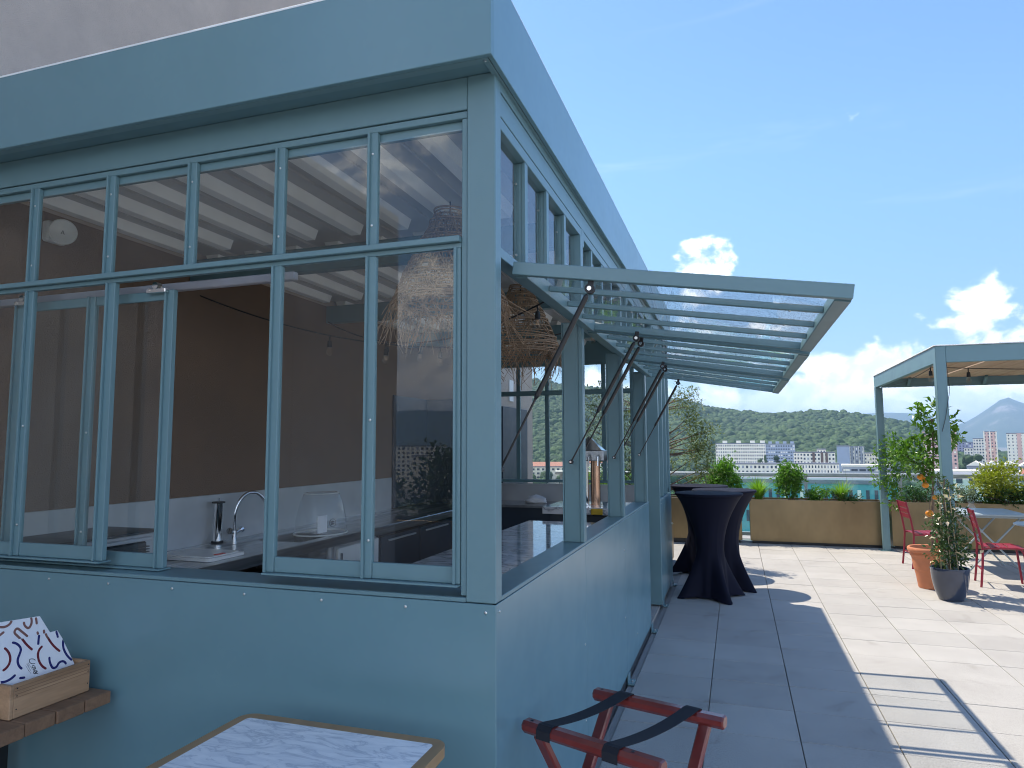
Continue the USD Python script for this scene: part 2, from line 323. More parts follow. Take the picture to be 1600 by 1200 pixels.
def paver():
    n = {'g': ('geometry', {}), 'n1': ('noise_texture', {'scale': 130.0, 'detail': 3.0, 'roughness': .7}), 'n2': ('noise_texture', {'scale': 1.6, 'detail': 8.0, 'roughness': .65}), 'n3': ('noise_texture', {'scale': 40.0, 'detail': 3.0}),
         'n4': ('noise_texture', {'scale': 3.1, 'detail': 9.0, 'roughness': .7, 'distortion': .6}), 'r4': ('rgb_ramp', {'ramp': [(.30, (.78, .77, .75)), (.42, (.97, .97, .97)), (.6, (1, 1, 1))]}),
         'r1': ('rgb_ramp', {'ramp': [(.30, (.50, .50, .50)), (.46, (.93, .93, .93)), (.70, (1.18, 1.18, 1.18))]}), 'r2': ('rgb_ramp', {'ramp': [(.3, (.375, .36, .335)), (.7, (.445, .43, .40))]}),
         'mu': ('mix', {'mix_type': 'multiply', 'fac': 1.0}), 'mu2': ('mix', {'mix_type': 'multiply', 'fac': 1.0}), 'oi': ('object_info', {}), 'pm': ('map_range', {'from_min': 0, 'from_max': 1, 'to_min': .93, 'to_max': 1.05}), 'hs': ('hsv', {}),
         'ad': ('math', {'math_type': 'multiply_add', 'value2': .5}), 'b': ('bump', {'distance': .0024, 'strength': .9}), 'p': ('principled_bsdf', {'roughness': .82, 'specular_ior_level': .35})}
    l = [('g.position', 'n1.vector'), ('g.position', 'n2.vector'), ('g.position', 'n3.vector'), ('g.position', 'n4.vector'), ('n1.fac', 'r1.fac'), ('n2.fac', 'r2.fac'), ('n4.fac', 'r4.fac'), ('r2.color', 'mu.color1'), ('r1.color', 'mu.color2'),
         ('mu.color', 'mu2.color1'), ('r4.color', 'mu2.color2'), ('oi.random', 'pm.value'), ('pm.result', 'hs.value'), ('mu2.color', 'hs.color'), ('hs.color', 'p.base_color'), ('n3.fac', 'ad.value1'), ('n1.fac', 'ad.value3'), ('ad.value', 'b.height'), ('b.normal', 'p.normal')]
    mat('paver', n, l)
paver()
def marble(name, base, vein, scale, stretch=(1, 1, 1), rot=0.5, rough=.15):
    n = {'g': ('geometry', {}), 'm': ('mapping', {'mapping_type': 'point', 'scale': stretch, 'rotation': (0, 0, rot)}), 'no': ('noise_texture', {'scale': scale, 'detail': 9.0, 'roughness': .6, 'distortion': 1.6}),
         'r': ('rgb_ramp', {'ramp': [(.36, base), (.455, tuple(np.array(base) * .8 + np.array(vein) * .2)), (.492, vein), (.53, tuple(np.array(base) * .85 + np.array(vein) * .15)), (.66, base)]}),
         'n2': ('noise_texture', {'scale': scale * 2.7, 'detail': 6.0, 'distortion': .8}), 'r2': ('rgb_ramp', {'ramp': [(.25, (.80, .82, .85)), (.6, (1, 1, 1))]}), 'mu': ('mix', {'mix_type': 'multiply', 'fac': 1.0}), 'p': ('principled_bsdf', {'roughness': rough})}
    l = [('g.position', 'm.vector'), ('m.vector', 'no.vector'), ('m.vector', 'n2.vector'), ('no.fac', 'r.fac'), ('n2.fac', 'r2.fac'), ('r.color', 'mu.color1'), ('r2.color', 'mu.color2'), ('mu.color', 'p.base_color')]
    mat(name, n, l)
marble('marble_white', (.86, .87, .88), (.58, .61, .66), 5.0, (.7, 2.6, 1), .45)
marble('marble_bar', (.62, .63, .65), (.20, .22, .25), 3.0, (.8, 2.0, 1), -.2, .06)

# ------------------------------------------------------------------ ground, terrace, hills, city ground
GZ = -26.0
def city_ground():
    n = {'g': ('geometry', {}), 'n1': ('noise_texture', {'scale': .012, 'detail': 6.0}), 'r': ('rgb_ramp', {'ramp': [(.40, (.05, .085, .03)), (.5, (.16, .16, .145)), (.62, (.24, .235, .22))]}), 'p': ('principled_bsdf', {'roughness': .9})}
    mat('city_floor', n, [('g.position', 'n1.vector'), ('n1.fac', 'r.fac'), ('r.color', 'p.base_color')])
    obj('ground', G().add([[-15000, -15000, GZ], [15000, -15000, GZ], [15000, 15000, GZ], [-15000, 15000, GZ]], [[0, 1, 2, 3]]), 'city_floor', kind='structure')
city_ground()

# wooded hill: ridge height along u (x at 1400 m), profile over distance
RX = np.array([-1400, -1000, -700, -398, -335, -233, -107, -58, 2, 60, 117, 172, 213, 264, 311, 348, 382, 450, 600])
RH = np.array([160, 175, 168, 146, 134, 120, 100, 83, 71, 65, 66, 65, 59, 49, 34, 21, 5, -14, -26.])
def hill_h(x, y):
    t = (y - 760) / 640.0
    ridge = np.interp(x * 1390 / np.maximum(y, 300), RX, RH) - 10
    prof = np.where(t < 1, np.clip(t, 0, 1) ** .85, np.clip(1 - (t - 1) * .7, 0, 1))
    nz = (meshkit.fbm(np.stack([x / 170, y / 170, x * 0], -1), 4, 3) - .5) * 26 * np.clip(t * 3, 0, 1) * np.clip((1.12 - t) * 3, .25, 1)
    return GZ + np.maximum((ridge - GZ) * prof + nz, -1)
def grid_mesh(xs, ys, fn):
    X, Y = np.meshgrid(xs, ys, indexing='ij'); Z = fn(X, Y)
    v = np.stack([X, Y, Z], -1).reshape(-1, 3); m = len(ys)
    i, j = np.meshgrid(np.arange(len(xs) - 1), np.arange(m - 1), indexing='ij'); i, j = i.ravel(), j.ravel()
    return v, np.stack([i * m + j, (i + 1) * m + j, (i + 1) * m + j + 1, i * m + j + 1], 1)
simple('hill_soil', (.035, .055, .018), .95, vary=.3, scale=.02)
v, f = grid_mesh(np.linspace(-1500, 700, 111), np.linspace(740, 2300, 79), hill_h)
obj('hill', (v, np.vstack([f[:, :3], f[:, [0, 2, 3]]])), 'hill_soil', kind='structure', smooth=True)

# far mountains all round the valley
MX = np.radians(np.array([-180, -150, -120, -95, -70, -50, -35, -25, -12, -2, 4, 8, 10.8, 12.9, 14.4, 15.1, 15.8, 16.7, 17.8, 18.8, 20.5, 23, 27, 34, 42, 55, 75, 100, 130, 155, 180]))
MH = np.array([460, 420, 400, 440, 470, 420, 380, 300, 240, 260, 300, 330, 352, 350, 245, 215, 260, 345, 470, 395, 300, 360, 420, 470, 430, 390, 420, 460, 430, 480, 460.])
def mountains():
    az = np.linspace(-PI, PI, 721); rr = np.linspace(6200, 11000, 25)
    A, Rr = np.meshgrid(az, rr, indexing='ij')
    t = (Rr - 6200) / 1800.
    prof = np.where(t < 1, np.clip(t, 0, 1), np.clip(1 - (t - 1) * .6, -.1, 1))
    P = np.stack([Rr * np.sin(A) / 900, Rr * np.cos(A) / 900, A * 0], -1)
    nz = (meshkit.fbm(P, 5, 11) - .5)
    H = np.interp(A, MX, MH) * prof * (1 + .55 * nz * np.clip((1.0 - prof) * 3 + .12, 0, 1)) + 60 * nz * prof
    v = np.stack([Rr * np.sin(A), Rr * np.cos(A), GZ - 4 + H], -1).reshape(-1, 3); m = len(rr)
    i, j = np.meshgrid(np.arange(len(az) - 1), np.arange(m - 1), indexing='ij'); i, j = i.ravel(), j.ravel()
    f = np.stack([i * m + j, i * m + j + 1, (i + 1) * m + j + 1, (i + 1) * m + j], 1)
    n = {'g': ('geometry', {}), 'n1': ('noise_texture', {'scale': .0022, 'detail': 7.0, 'roughness': .65}), 'r': ('rgb_ramp', {'ramp': [(.42, (.03, .06, .025)), (.60, (.06, .085, .04)), (.70, (.22, .21, .19))]}), 'p': ('principled_bsdf', {'roughness': .95})}
    mat('mountain_rock', n, [('g.position', 'n1.vector'), ('n1.fac', 'r.fac'), ('r.color', 'p.base_color')])
    obj('mountains', (v, np.vstack([f[:, :3], f[:, [0, 2, 3]]])), 'mountain_rock', kind='structure', smooth=True)
    az2 = np.linspace(math.radians(4), math.radians(30), 90)
mountains()

# forest canopy on the hill: crowns as one mass
def crown_mesh(seed, sub=2):
    m = trimesh.creation.icosphere(sub, 1.0); v = np.array(m.vertices)
    d = meshkit.fbm(v * 2.1 + seed * 7.3, 3, seed) - .5
    v = v * (1 + .75 * d)[:, None]; v[:, 2] *= .85
    return v, np.array(m.faces)
def leafmass(name, a, b):
    n = {'oi': ('object_info', {}), 'r': ('rgb_ramp', {'ramp': [(0, a), (1, b)]}), 'g': ('texture_coordinate', {}), 'no': ('noise_texture', {'scale': 4.5, 'detail': 5.0, 'roughness': .7}), 'b': ('bump', {'distance': .5, 'strength': 1.0}),
         'r2': ('rgb_ramp', {'ramp': [(.3, (.55, .55, .55)), (.7, (1.3, 1.3, 1.2))]}), 'mu': ('mix', {'mix_type': 'multiply', 'fac': 1.0}), 'p': ('principled_bsdf', {'roughness': .75, 'specular_ior_level': .25})}
    mat(name, n, [('oi.random', 'r.fac'), ('g.object', 'no.vector'), ('no.fac', 'b.height'), ('b.normal', 'p.normal'), ('no.fac', 'r2.fac'), ('r.color', 'mu.color1'), ('r2.color', 'mu.color2'), ('mu.color', 'p.base_color')])
leafmass('forest_leaf', (.018, .050, .020), (.070, .125, .042))
def instancer(name, protos, pos, scale, matname, label, cat, kind='stuff'):
    path = unique('/World', name)
    pi = UsdGeom.PointInstancer.Define(stage, path)
    rel = pi.CreatePrototypesRel()
    for k, (v, f) in enumerate(protos):
        pp = f'{path}/crown' + (f'_{k:03d}' if k else '')
        usdkit.mesh(stage, pp, (v, f), MAT[matname], smooth=True); rel.AddTarget(pp)
    n = len(pos)
    pi.CreatePositionsAttr(Vt.Vec3fArray.FromNumpy(pos.astype(np.float32)))
    pi.CreateScalesAttr(Vt.Vec3fArray.FromNumpy(scale.astype(np.float32)))
    pi.CreateProtoIndicesAttr(Vt.IntArray.FromNumpy(rng.integers(0, len(protos), n).astype(np.int32)))
    a = rng.uniform(0, PI, n)
    q = np.stack([np.zeros(n), np.zeros(n), np.sin(a), np.cos(a)], 1)
    pi.CreateOrientationsAttr(Vt.QuathArray([Gf.Quath(float(w), 0, 0, float(z)) for _, _, z, w in q]))
    setdata(pi.GetPrim(), label=label, category=cat, kind=kind)
def forest():
    n = 26000
    y = rng.uniform(745, 1480, n); x = rng.uniform(-.52, .36, n) * y
    h = hill_h(x, y); keep = h > GZ + 1.0
    x, y, h = x[keep], y[keep], h[keep]
    s = rng.uniform(3.0, 6.2, len(x)) * np.where(rng.random(len(x)) < .1, 1.35, 1)
    sc = np.stack([s, s, s * rng.uniform(.8, 1.35, len(x))], 1)
    instancer('forest', [crown_mesh(k) for k in range(5)], np.stack([x, y, h + s * .35], 1), sc, 'forest_leaf', 'dense green broadleaf forest covering the hillside behind the city', 'forest')
forest()
def treetops():
    n = 900
    y = rng.uniform(140, 760, n); x = rng.uniform(-.5, .5, n) * y
    s = rng.uniform(2.2, 4.6, n)
    instancer('city_trees', [crown_mesh(k + 9) for k in range(3)], np.stack([x, y, GZ + s * 1.1], 1), np.stack([s, s, s * 1.15], 1), 'forest_leaf', 'scattered green treetops between the city buildings far below', 'trees')
treetops()

# ------------------------------------------------------------------ terrace floor
floor = thing('terrace_floor', kind='structure')
obj('floor_slab', G().box(-9, 14, -12, 11.2, -.35, -.032, 0), 'slab_concrete', floor)
obj('building_block', G().box(-9, 14, -12, 11.2, GZ, -.352, 0), 'slab_concrete', floor)
TX, TY = .498, .452
x0t, y0t = .045, -1.568
def wanted(x, y):
    p = np.array([x, y, 0]) - CAM; z = p @ fw; u = p @ rt
    return z > .3 and u / z < .86 and (y > -1.4) and (x < 7)
k = 0
for i in range(0, 14):
    for j in range(0, 27):
        xa, ya = x0t + i * TX, y0t + j * TY
        if not wanted(xa, ya + TY) and not wanted(xa, ya): continue
        if ya > 9.95: continue
        g = 0.0026; dz = rng.normal() * .0008
        b = G().box(xa + g, xa + TX - g, ya + g, ya + TY - g, -.03, dz, .0022)
        v, f = b.arrays()
        tl = rng.normal(size=2) * .0012
        v[:, 2] += (v[:, 0] - xa - TX / 2) * tl[0] + (v[:, 1] - ya - TY / 2) * tl[1]
        obj('paving_slab', (v, f), 'paver', floor); k += 1
obj('outer_paving', G().box(x0t, 14, -12, y0t - .003, -.031, -.001, .002).box(-2.6, x0t - .006, -12, -.05, -.031, -.001, .002), 'paver', floor)
obj('channel_strip', G().box(.002, x0t - .002, -.04, 10.0, -.031, -.012, .001), 'slab_concrete', floor)
obj('kiosk_floor', G().box(-2.64, -.03, .03, 6.2, -.031, .004, .001), 'paver', floor)

# ------------------------------------------------------------------ brown building the kiosk leans on
bb = thing('rendered_building', 'tall brown rendered building wall rising behind the kiosk roof', 'building')
obj('wall', G().box(-9, -2.65, -2.5, 9.40, GZ, 6.25, .01), 'brown_render', bb)
obj('lower_wing', G().box(-9, -2.65, -4.3, -2.502, GZ, 4.1, .01), 'brown_render', bb)
obj('coping', G().box(-9.03, -2.61, -2.53, 9.43, 6.252, 6.29, .004), 'stainless_dull', bb)
sd = obj('service_door', G().box(-2.648, -2.62, 7.70, 8.98, .02, 2.22, .004), 'navy_cabinet', bb)
obj('small_window', G().box(-2.648, -2.63, 8.06, 8.26, 2.32, 2.66, .003), 'white_plastic', bb)
# ------------------------------------------------------------------ the kiosk
kk = thing('kiosk', 'teal steel and glass bar kiosk with propped glass awning', 'kiosk')
LX = -2.645
TOPZ = 2.92
def K(name, g, m='teal_paint', parent=kk, **kw): return obj(name, g, m, parent, **kw)
def screw(p, n, parent=kk):
    p, n = np.array(p, float), np.array(n, float)
    K('screw', G().tube([p - n * .002, p + n * .002, p + n * .0035], [.005, .005, .0025], 10), 'screw_metal', parent)
# fascia and soffit
K('fascia', G().box(LX, .03, -.124, -.106, TOPZ - .012, 3.235, .002), 'teal_panel')
K('fascia', G().box(.012, .03, -.105, 6.30, TOPZ - .012, 3.235, .002), 'teal_panel')
K('fascia', G().box(LX, .011, 6.282, 6.30, TOPZ - .012, 3.235, .002), 'teal_panel')
K('soffit', G().box(LX, .010, -.104, .02, TOPZ, TOPZ + .012, .001), 'teal_panel')
K('soffit_edge', G().box(LX, .010, -.105, -.075, TOPZ - .012, TOPZ - .001, .001).box(-.012, .010, -.074, 6.28, TOPZ - .012, TOPZ - .001, .001))
screw((-.004, -.09, TOPZ - .013), (0, 0, -1))
K('roof_flashing', G().box(LX, .028, -.122, -.045, 3.236, 3.244, .001).box(-.045, .028, -.044, 6.30, 3.236, 3.242, .001), 'white_flashing')
# roof sheets with ribs, beams
RB = [-2.575 + .31 * i for i in range(9)]
deck = K('roof_sheet', G().box(LX, .0115, .022, 6.281, 2.915, 2.93, 0), 'roof_grey')
for xr in RB:
    z0, z1 = 2.858, 2.914
    prof = [(-.052, z1), (-.030, z0), (.030, z0), (.052, z1)]
    for ya, yb in ((.04, 1.30), (1.52, 2.88), (3.10, 4.46), (4.68, 6.12)):
        ps = [(xr + a * k, y, z1 if k < .5 else z) for y, k in ((ya, 1.0), (yb, 1.0)) for a, z in prof]
        K('rib', G().add(ps, [[0, 1, 5, 4], [1, 2, 6, 5], [2, 3, 7, 6], [3, 0, 4, 7], [0, 3, 2, 1], [4, 5, 6, 7]]), 'white_rib', deck)
    if xr < -.2: K('seam', G().box(xr + .148, xr + .160, .03, 6.16, 2.900, 2.9145, .001), 'roof_grey', deck)
for yb in (1.40, 2.98, 4.56):
    K('roof_beam', G().box(LX, -.005, yb, yb + .07, 2.70, 2.850, .003))
K('roof_beam', G().box(-.075, -.022, .07, 6.12, 2.80, 2.850, .003))
# corner post, lintels
K('corner_post', G().box(-.105, 0, .0, .06, 1.107, TOPZ - .001, .003))
simple('brown_wall_shaded', (.175, .118, .084), .85, vary=.12, scale=3.5, bump=.003, bscale=140, detail=8)  # darker copy of the brown render, indoor shade put into the colour
K('wall_lining', G().box(-2.648, -2.6435, .03, 6.13, .01, 2.85, 0), 'brown_wall_shaded')  # added thin sheet over the same wall, painted dark for the shade inside
K('lintel', G().box(LX, -.106, .002, .03, 2.80, TOPZ - .001, .002))
K('lintel', G().box(-.03, -.001, .061, 4.06, 2.878, TOPZ - .001, .002))
K('lintel', G().box(-.03, -.004, .061, 4.06, 2.79, 2.874, .002))
K('lintel', G().box(-.03, -.001, 4.062, 6.2, 2.79, TOPZ - .001, .002))
K('window_frame', G().box(LX, -.107, .008, .09, 2.772, 2.797, .002).box(-.128, -.107, .010, .09, 1.125, 2.771, .002))
# front wall panel and sill
K('wall_panel', G().box(LX, -.001, 0, .018, .05, 1.104, .0015), 'teal_panel')
K('sill', G().box(LX, -.106, .0005, .17, 1.106, 1.121, .002))
for xs in (-.035, -.325, -.655, -.985, -1.32, -1.64, -1.96, -2.3): screw((xs, -.001, 1.078), (0, -1, 0))
# front upper lights
FM = [-.478, -.881, -1.304, -1.734, -2.175]
def mullion_front(xc, z0, z1, y=0.004, parent=kk, w=.036):
    K('mullion', G().box(xc - w / 2, xc + w / 2, y, y + .022, z0, z1, .002).box(xc - w / 2, xc - w / 2 + .009, y - .012, y - .0005, z0, z1, .001), 'teal_paint', parent)
for xc in FM:
    mullion_front(xc, 2.346, 2.771)
    screw((xc - .002, .005, 2.69), (0, -1, 0)); screw((xc - .002, .005, 2.42), (0, -1, 0))
K('transom', G().box(LX, -.129, -.012, .030, 2.324, 2.345, .002).box(LX, -.129, .008, .030, 2.306, 2.3235, .001))
K('glazing_bead', G().box(LX, -.129, .027, .045, 2.738, 2.771, .001))
XE = [-.129] + FM + [LX]
for a, b in zip(XE[:-1], XE[1:]):
    K('pane', G().box(b + (.0185 if b != LX else 0), a - (.0185 if a != -.129 else 0), .014, .020, 2.346, 2.737, 0), 'pane_glass')
# fixed sash right of the opening
def sash(name, xr, xl, mids, y, z0, z1, wr=.036, wl=.036, label=None, top=False):
    d = .024
    s = K(name, G().box(xr - wr, xr, y, y + d, z0, z1, .002).box(xr - wr, xr - wr + .009, y - .011, y - .0005, z0, z1, .001), label=label)
    K('stile', G().box(xl, xl + wl, y, y + d, z0, z1, .002).box(xl, xl + .009, y - .011, y - .0005, z0, z1, .001), 'teal_paint', s)
    e = [xr - wr]
    for mx in mids:
        K('stile', G().box(mx - .018, mx + .018, y + .001, y + d - .001, z0, z1, .002).box(mx - .018, mx - .009, y - .011, y, z0, z1, .001), 'teal_paint', s)
        e.append(mx)
        for zz in (z0 + .13, z0 + .55): screw((mx + .006, y, zz), (0, -1, 0), s)
    e.append(xl + wl)
    for i, (a, b) in enumerate(zip(e[:-1], e[1:])):
        a2, b2 = (a if i == 0 else a - .0185), (b if i == len(e) - 2 else b + .0185)
        K('bottom_rail', G().box(b2, a2, y + .006, y + d - .002, z0, z0 + .055, .002), 'teal_paint', s)
        if top: K('top_rail', G().box(b2, a2, y + .006, y + d - .002, z1 - .04, z1, .002), 'teal_paint', s)
        K('pane', G().box(b2 + .0005, a2 - .0005, y + .011, y + .017, z0 + .056, z1 - (.041 if top else .001), 0), 'pane_glass', s)
    K('drip_lip', G().box(xl, xr, y - .018, y + .045, z0 - .008, z0 - .001, .001), 'teal_paint', s)
    return s
sash('window_sash', -.130, -.904, [-.480], .004, 1.162, 2.305, .022, .038)
sash('window_sash', -1.688, LX, [-2.175], .004, 1.162, 2.305, .042, .036)
ss = sash('sliding_sash', -1.455, -2.36, [-1.905], .082, 1.132, 2.276, .040, .044, top=True)
for xr in (-1.53, -2.30):
    K('roller', G().box(xr - .05, xr + .05, .060, .080, 2.262, 2.280, .002).cyl((xr, .056, 2.292), (xr, .081, 2.292), .015, 14).cyl((xr - .035, .058, 2.276), (xr - .035, .0805, 2.276), .006, 8).cyl((xr + .035, .058, 2.276), (xr + .035, .0805, 2.276), .006, 8), 'chrome', ss)
K('sliding_track', G().box(-2.6, -.90, .130, .160, 2.284, 2.318, .004), 'track_grey')
# right front: panels, sill, posts
BAY = [.06, 1.36, 2.66, 3.96]
for a, b in ((.003, 1.384), (1.386, 2.684), (2.686, 4.058)):
    K('wall_panel', G().box(-.018, 0, a, b, .05, 1.104, .0015), 'teal_panel')
for yy, zz in ((.03, 1.078), (1.34, .62), (1.34, .25), (2.63, .9), (2.63, .45), (1.9, .2), (3.2, .2)): screw((.001, yy, zz), (1, 0, 0))
K('sill', G().box(-.125, -.0005, .061, 4.058, 1.106, 1.121, .002))
for yp in (1.36, 2.66, 3.96):
    K('opening_post', G().box(-.105, -.022, yp + .004, yp + .05, 1.122, 2.272, .002).box(-.0215, -.001, yp, yp + .062, 1.122, 2.272, .002).box(-.112, -.106, yp - .002, yp + .054, 1.122, 2.272, .001))
K('jamb', G().box(-.105, -.03, .0605, .068, 1.122, 2.78, .001))
# upper row on the right front
K('hinge_rail', G().box(-.06, -.002, .061, 4.03, 2.273, 2.31, .002))
K('head_rail', G().box(-.06, -.006, .061, 4.03, 2.745, 2.788, .002))
for i, y0 in enumerate((.06, 1.36, 2.66)):
    for q in range(1, 5):
        yy = y0 + .325 * q
        if q == 4: K('post', G().box(-.058, -.0015, yy, yy + .062, 2.311, 2.744, .002))
        else:
            K('mullion', G().box(-.056, -.022, yy - .008, yy + .022, 2.311, 2.744, .002).box(-.0215, -.008, yy - .012, yy + .026, 2.311, 2.744, .001))
            if i == 0: screw((-.046, yy - .010, 2.66), (0, -1, 0)); screw((-.046, yy - .010, 2.37), (0, -1, 0))
        ya = y0 + .325 * (q - 1) + (.063 if q == 1 and i else .024)
        K('pane', G().box(-.040, -.034, ya, yy - .0085, 2.311, 2.744, 0), 'pane_glass')
# awning flaps, propped open
H0, O0 = np.array([0.004, 0, 2.255]), np.array([1.113, 0, 2.085])
SL = (O0 - H0) / np.linalg.norm(O0 - H0); NL = np.array([-SL[2], 0, SL[0]]); LEN = np.linalg.norm(O0 - H0)
for i, tilt in enumerate((0.0, -.008, -.014)):
    y0, y1 = BAY[i] + .055 + (.015 if i == 0 else 0), BAY[i + 1] + .030
    ca, sa = math.cos(tilt), math.sin(tilt)
    S2 = SL * ca + NL * sa; N2 = np.array([-S2[2], 0, S2[0]])
    def P(s, y, n): return H0 + S2 * s + N2 * n + np.array([0, y, 0])
    def slab(s0, s1, ya, yb, n0, n1, c=.002):
        t = G().box(s0, s1, ya, yb, n0, n1, c); v, f = t.arrays()
        return G().add(np.stack([H0[0] + S2[0] * v[:, 0] + N2[0] * v[:, 2], v[:, 1], H0[2] + S2[2] * v[:, 0] + N2[2] * v[:, 2]], 1), f)
    fl = K('awning_flap', slab(0.015, LEN, y0, y0 + .030, -.024, .022))
    K('side_bar', slab(0.015, LEN, y1 - .030, y1, -.020, .014), 'teal_paint', fl)
    K('hinge_bar', slab(0.015, .065, y0 + .0325, y1 - .0325, -.028, .020), 'teal_paint', fl)
    K('outer_bar', slab(LEN - .05, LEN, y0 + .0325, y1 - .0325, -.028, .020), 'teal_paint', fl)
    st = (y1 - y0 - .032) / 4
    for q in range(1, 4):
        yy = y0 + .016 + st * q
        K('glazing_bar', slab(.0655, LEN - .0505, yy - .011, yy + .011, -.013, .010), 'teal_paint', fl)
        screw(P(.35, yy, -.014), -N2, fl); screw(P(LEN - .16, yy, -.014), -N2, fl)
    for q in range(4):
        ya, yb = y0 + .016 + st * q + .0165, y0 + .016 + st * (q + 1) - .0165
        if q > 0: ya -= .004
        if q < 3: yb += .004
        K('pane', slab(.066, LEN - .051, ya, yb, -.003, .003, 0), 'awning_glass', fl)
    for yy in (y0 + .016, y1 - .016):
        top = P(.30, yy + ((.05 if i else .006) if yy < (y0 + y1) / 2 else -.07), -.052); bot = np.array([-.055, yy + (-.060 if yy > (y0 + y1) / 2 else .06), 1.535])
        d = (bot - top) / np.linalg.norm(bot - top); L = np.linalg.norm(bot - top)
        gs = K('gas_strut', G().tube([top + d * .02, top + d * .03, top + d * L * .58, top + d * L * .60], [.005, .0095, .0095, .005], 12), 'black_steel')
        K('piston_rod', G().cyl(top + d * L * .6, bot - d * .01, .0042, 8), 'black_steel', gs)
        K('end_fitting', G().cyl(top - np.array([0, .012, 0]), top + np.array([0, .012, 0]), .017, 14).bar(top, top + N2 * .035, .012, .02), 'black_rubber', gs)
        K('end_fitting', G().cyl(bot - np.array([0, .012, 0]), bot + np.array([0, .012, 0]), .011, 12), 'black_rubber', gs)
        K('ball_stud', G().cyl(top - np.array([0, .016, 0]), top - np.array([0, .0122, 0]), .008, 10).cyl(bot - np.array([0, .018, 0]), bot - np.array([0, .0122, 0]), .006, 10), 'chrome', gs)
# end bay beyond the door opening
K('end_post', G().box(-.13, -.001, 4.98, 5.03, .02, 2.789, .003))
K('wall_panel', G().box(-.018, 0, 5.032, 6.198, .05, 1.05, .0015), 'teal_panel')
K('sill', G().box(-.1, -.0005, 5.032, 6.198, 1.052, 1.066, .002))
for yy in (5.40, 5.79, 6.15): K('mullion', G().box(-.09, -.004, yy, yy + .045, 1.067, 2.788, .002))
for a, b in ((5.032, 5.398), (5.447, 5.788), (5.837, 6.148)): K('pane', G().box(-.05, -.044, a, b, 1.067, 2.788, 0), 'pane_glass')
screw((.001, 5.06, 1.02), (1, 0, 0)); screw((.001, 6.15, 1.02), (1, 0, 0))
# far front
K('wall_panel', G().box(LX, -.02, 6.15, 6.2, .05, 1.12, .002), 'teal_panel')
K('sill', G().box(LX, -.13, 6.14, 6.2, 1.122, 1.137, .002).box(LX, -.13, 6.15, 6.19, 1.16, 1.195, .002))
K('transom', G().box(LX, -.131, 6.14, 6.19, 2.25, 2.31, .002))
K('lintel', G().box(LX, -.131, 6.14, 6.2, 2.62, TOPZ - .001, .002))
for xc in (-2.3, -1.88, -1.50, -1.13, -.78, -.43): K('mullion', G().box(xc - .025, xc + .025, 6.145, 6.188, 1.196, 2.249, .002).box(xc - .025, xc + .025, 6.145, 6.188, 2.311, 2.619, .002))
for a, b in zip((-.131, -.455, -.805, -1.155, -1.525, -1.905, -2.325), (-.405, -.755, -1.105, -1.475, -1.855, -2.275, LX)):
    K('pane', G().box(b, a, 6.165, 6.171, 1.196, 2.249, 0).box(b, a, 6.165, 6.171, 2.311, 2.619, 0), 'pane_glass')
# foot brackets along the wall
for yy in (1.30, 2.66, 4.02, 5.02, 6.1):
    br = K('foot_bracket', G().box(.002, .045, yy, yy + .10, -.006, .006, .001).box(.002, .008, yy, yy + .10, .0065, .06, .001))
    K('bolt', G().cyl((.028, yy + .05, .0065), (.028, yy + .05, .014), .008, 8), 'screw_metal', br)
K('base_channel', G().box(LX, -.004, .004, .03, -.01, .049, .001).box(-.03, -.004, .031, 4.05, -.01, .049, .001), 'black_steel')

# ------------------------------------------------------------------ things inside the kiosk
CZ = .975
ct = thing('sink_counter', 'long stainless steel counter with sink and backsplash along the brown wall', 'counter', (-2.3, 2.6, 0))
C = lambda n, g, m='stainless', p=ct, **k: obj(n, g, m, p, **k)
C('worktop', G().box(-2.63, -2.42, .3, 5.0, CZ - .035, CZ, .002).box(-2.06, -1.96, .3, 5.0, CZ - .035, CZ, .002).box(-2.4195, -2.0605, .3, 1.86, CZ - .034, CZ - .001, .002).box(-2.4195, -2.0605, 2.28, 5.0, CZ - .034, CZ - .001, .002))
C('front_edge', G().box(-1.9595, -1.94, .3, 5.0, CZ - .055, CZ + .008, .004))
C('backsplash', G().box(-2.642, -2.6305, .3, 4.2, CZ - .02, 1.295, .002), 'stainless_dull')
C('sink_basin', G().box(-2.4195, -2.41, 1.861, 2.279, .78, CZ - .003, .001).box(-2.07, -2.0605, 1.861, 2.279, .78, CZ - .003, .001).box(-2.4095, -2.0705, 1.861, 1.87, .78, CZ - .003, .001).box(-2.4095, -2.0705, 2.27, 2.279, .78, CZ - .003, .001).box(-2.4095, -2.0705, 1.8705, 2.2695, .78, .788, .001))
C('shelf', G().box(-2.62, -2.0, .3, 2.15, .70, .72, .002), 'stainless_dull')
for yy in (.34, 2.1, 4.95):
    C('leg', G().cyl((-1.99, yy, 0), (-1.99, yy, CZ - .04), .02, 12), 'stainless_dull')
tp = thing('kitchen_tap', 'chrome swan neck kitchen tap rising beside the sink', 'tap', (-2.575, 1.82, CZ))
TX0, TY0 = -2.575, 1.82
obj('body', G().cyl((TX0, TY0, CZ), (TX0, TY0, CZ + .06), .019, 16).cyl((TX0, TY0, CZ + .06), (TX0, TY0, CZ + .10), .012, 14), 'chrome', tp, smooth=40)
obj('spout', G().tube([(TX0, TY0, CZ + .08)] + [(TX0 + .05 * (1 - math.cos(q)) * .9, TY0 + .12 * (1 - math.cos(q)) * .98, CZ + .15 + .18 * math.sin(q) * .95) for q in np.linspace(0, PI * .92, 22)], .0115, 10).tube([(TX0 + .088, TY0 + .231, CZ + .20), (TX0 + .089, TY0 + .236, CZ + .155)], .014, 10), 'chrome', tp, smooth=True)
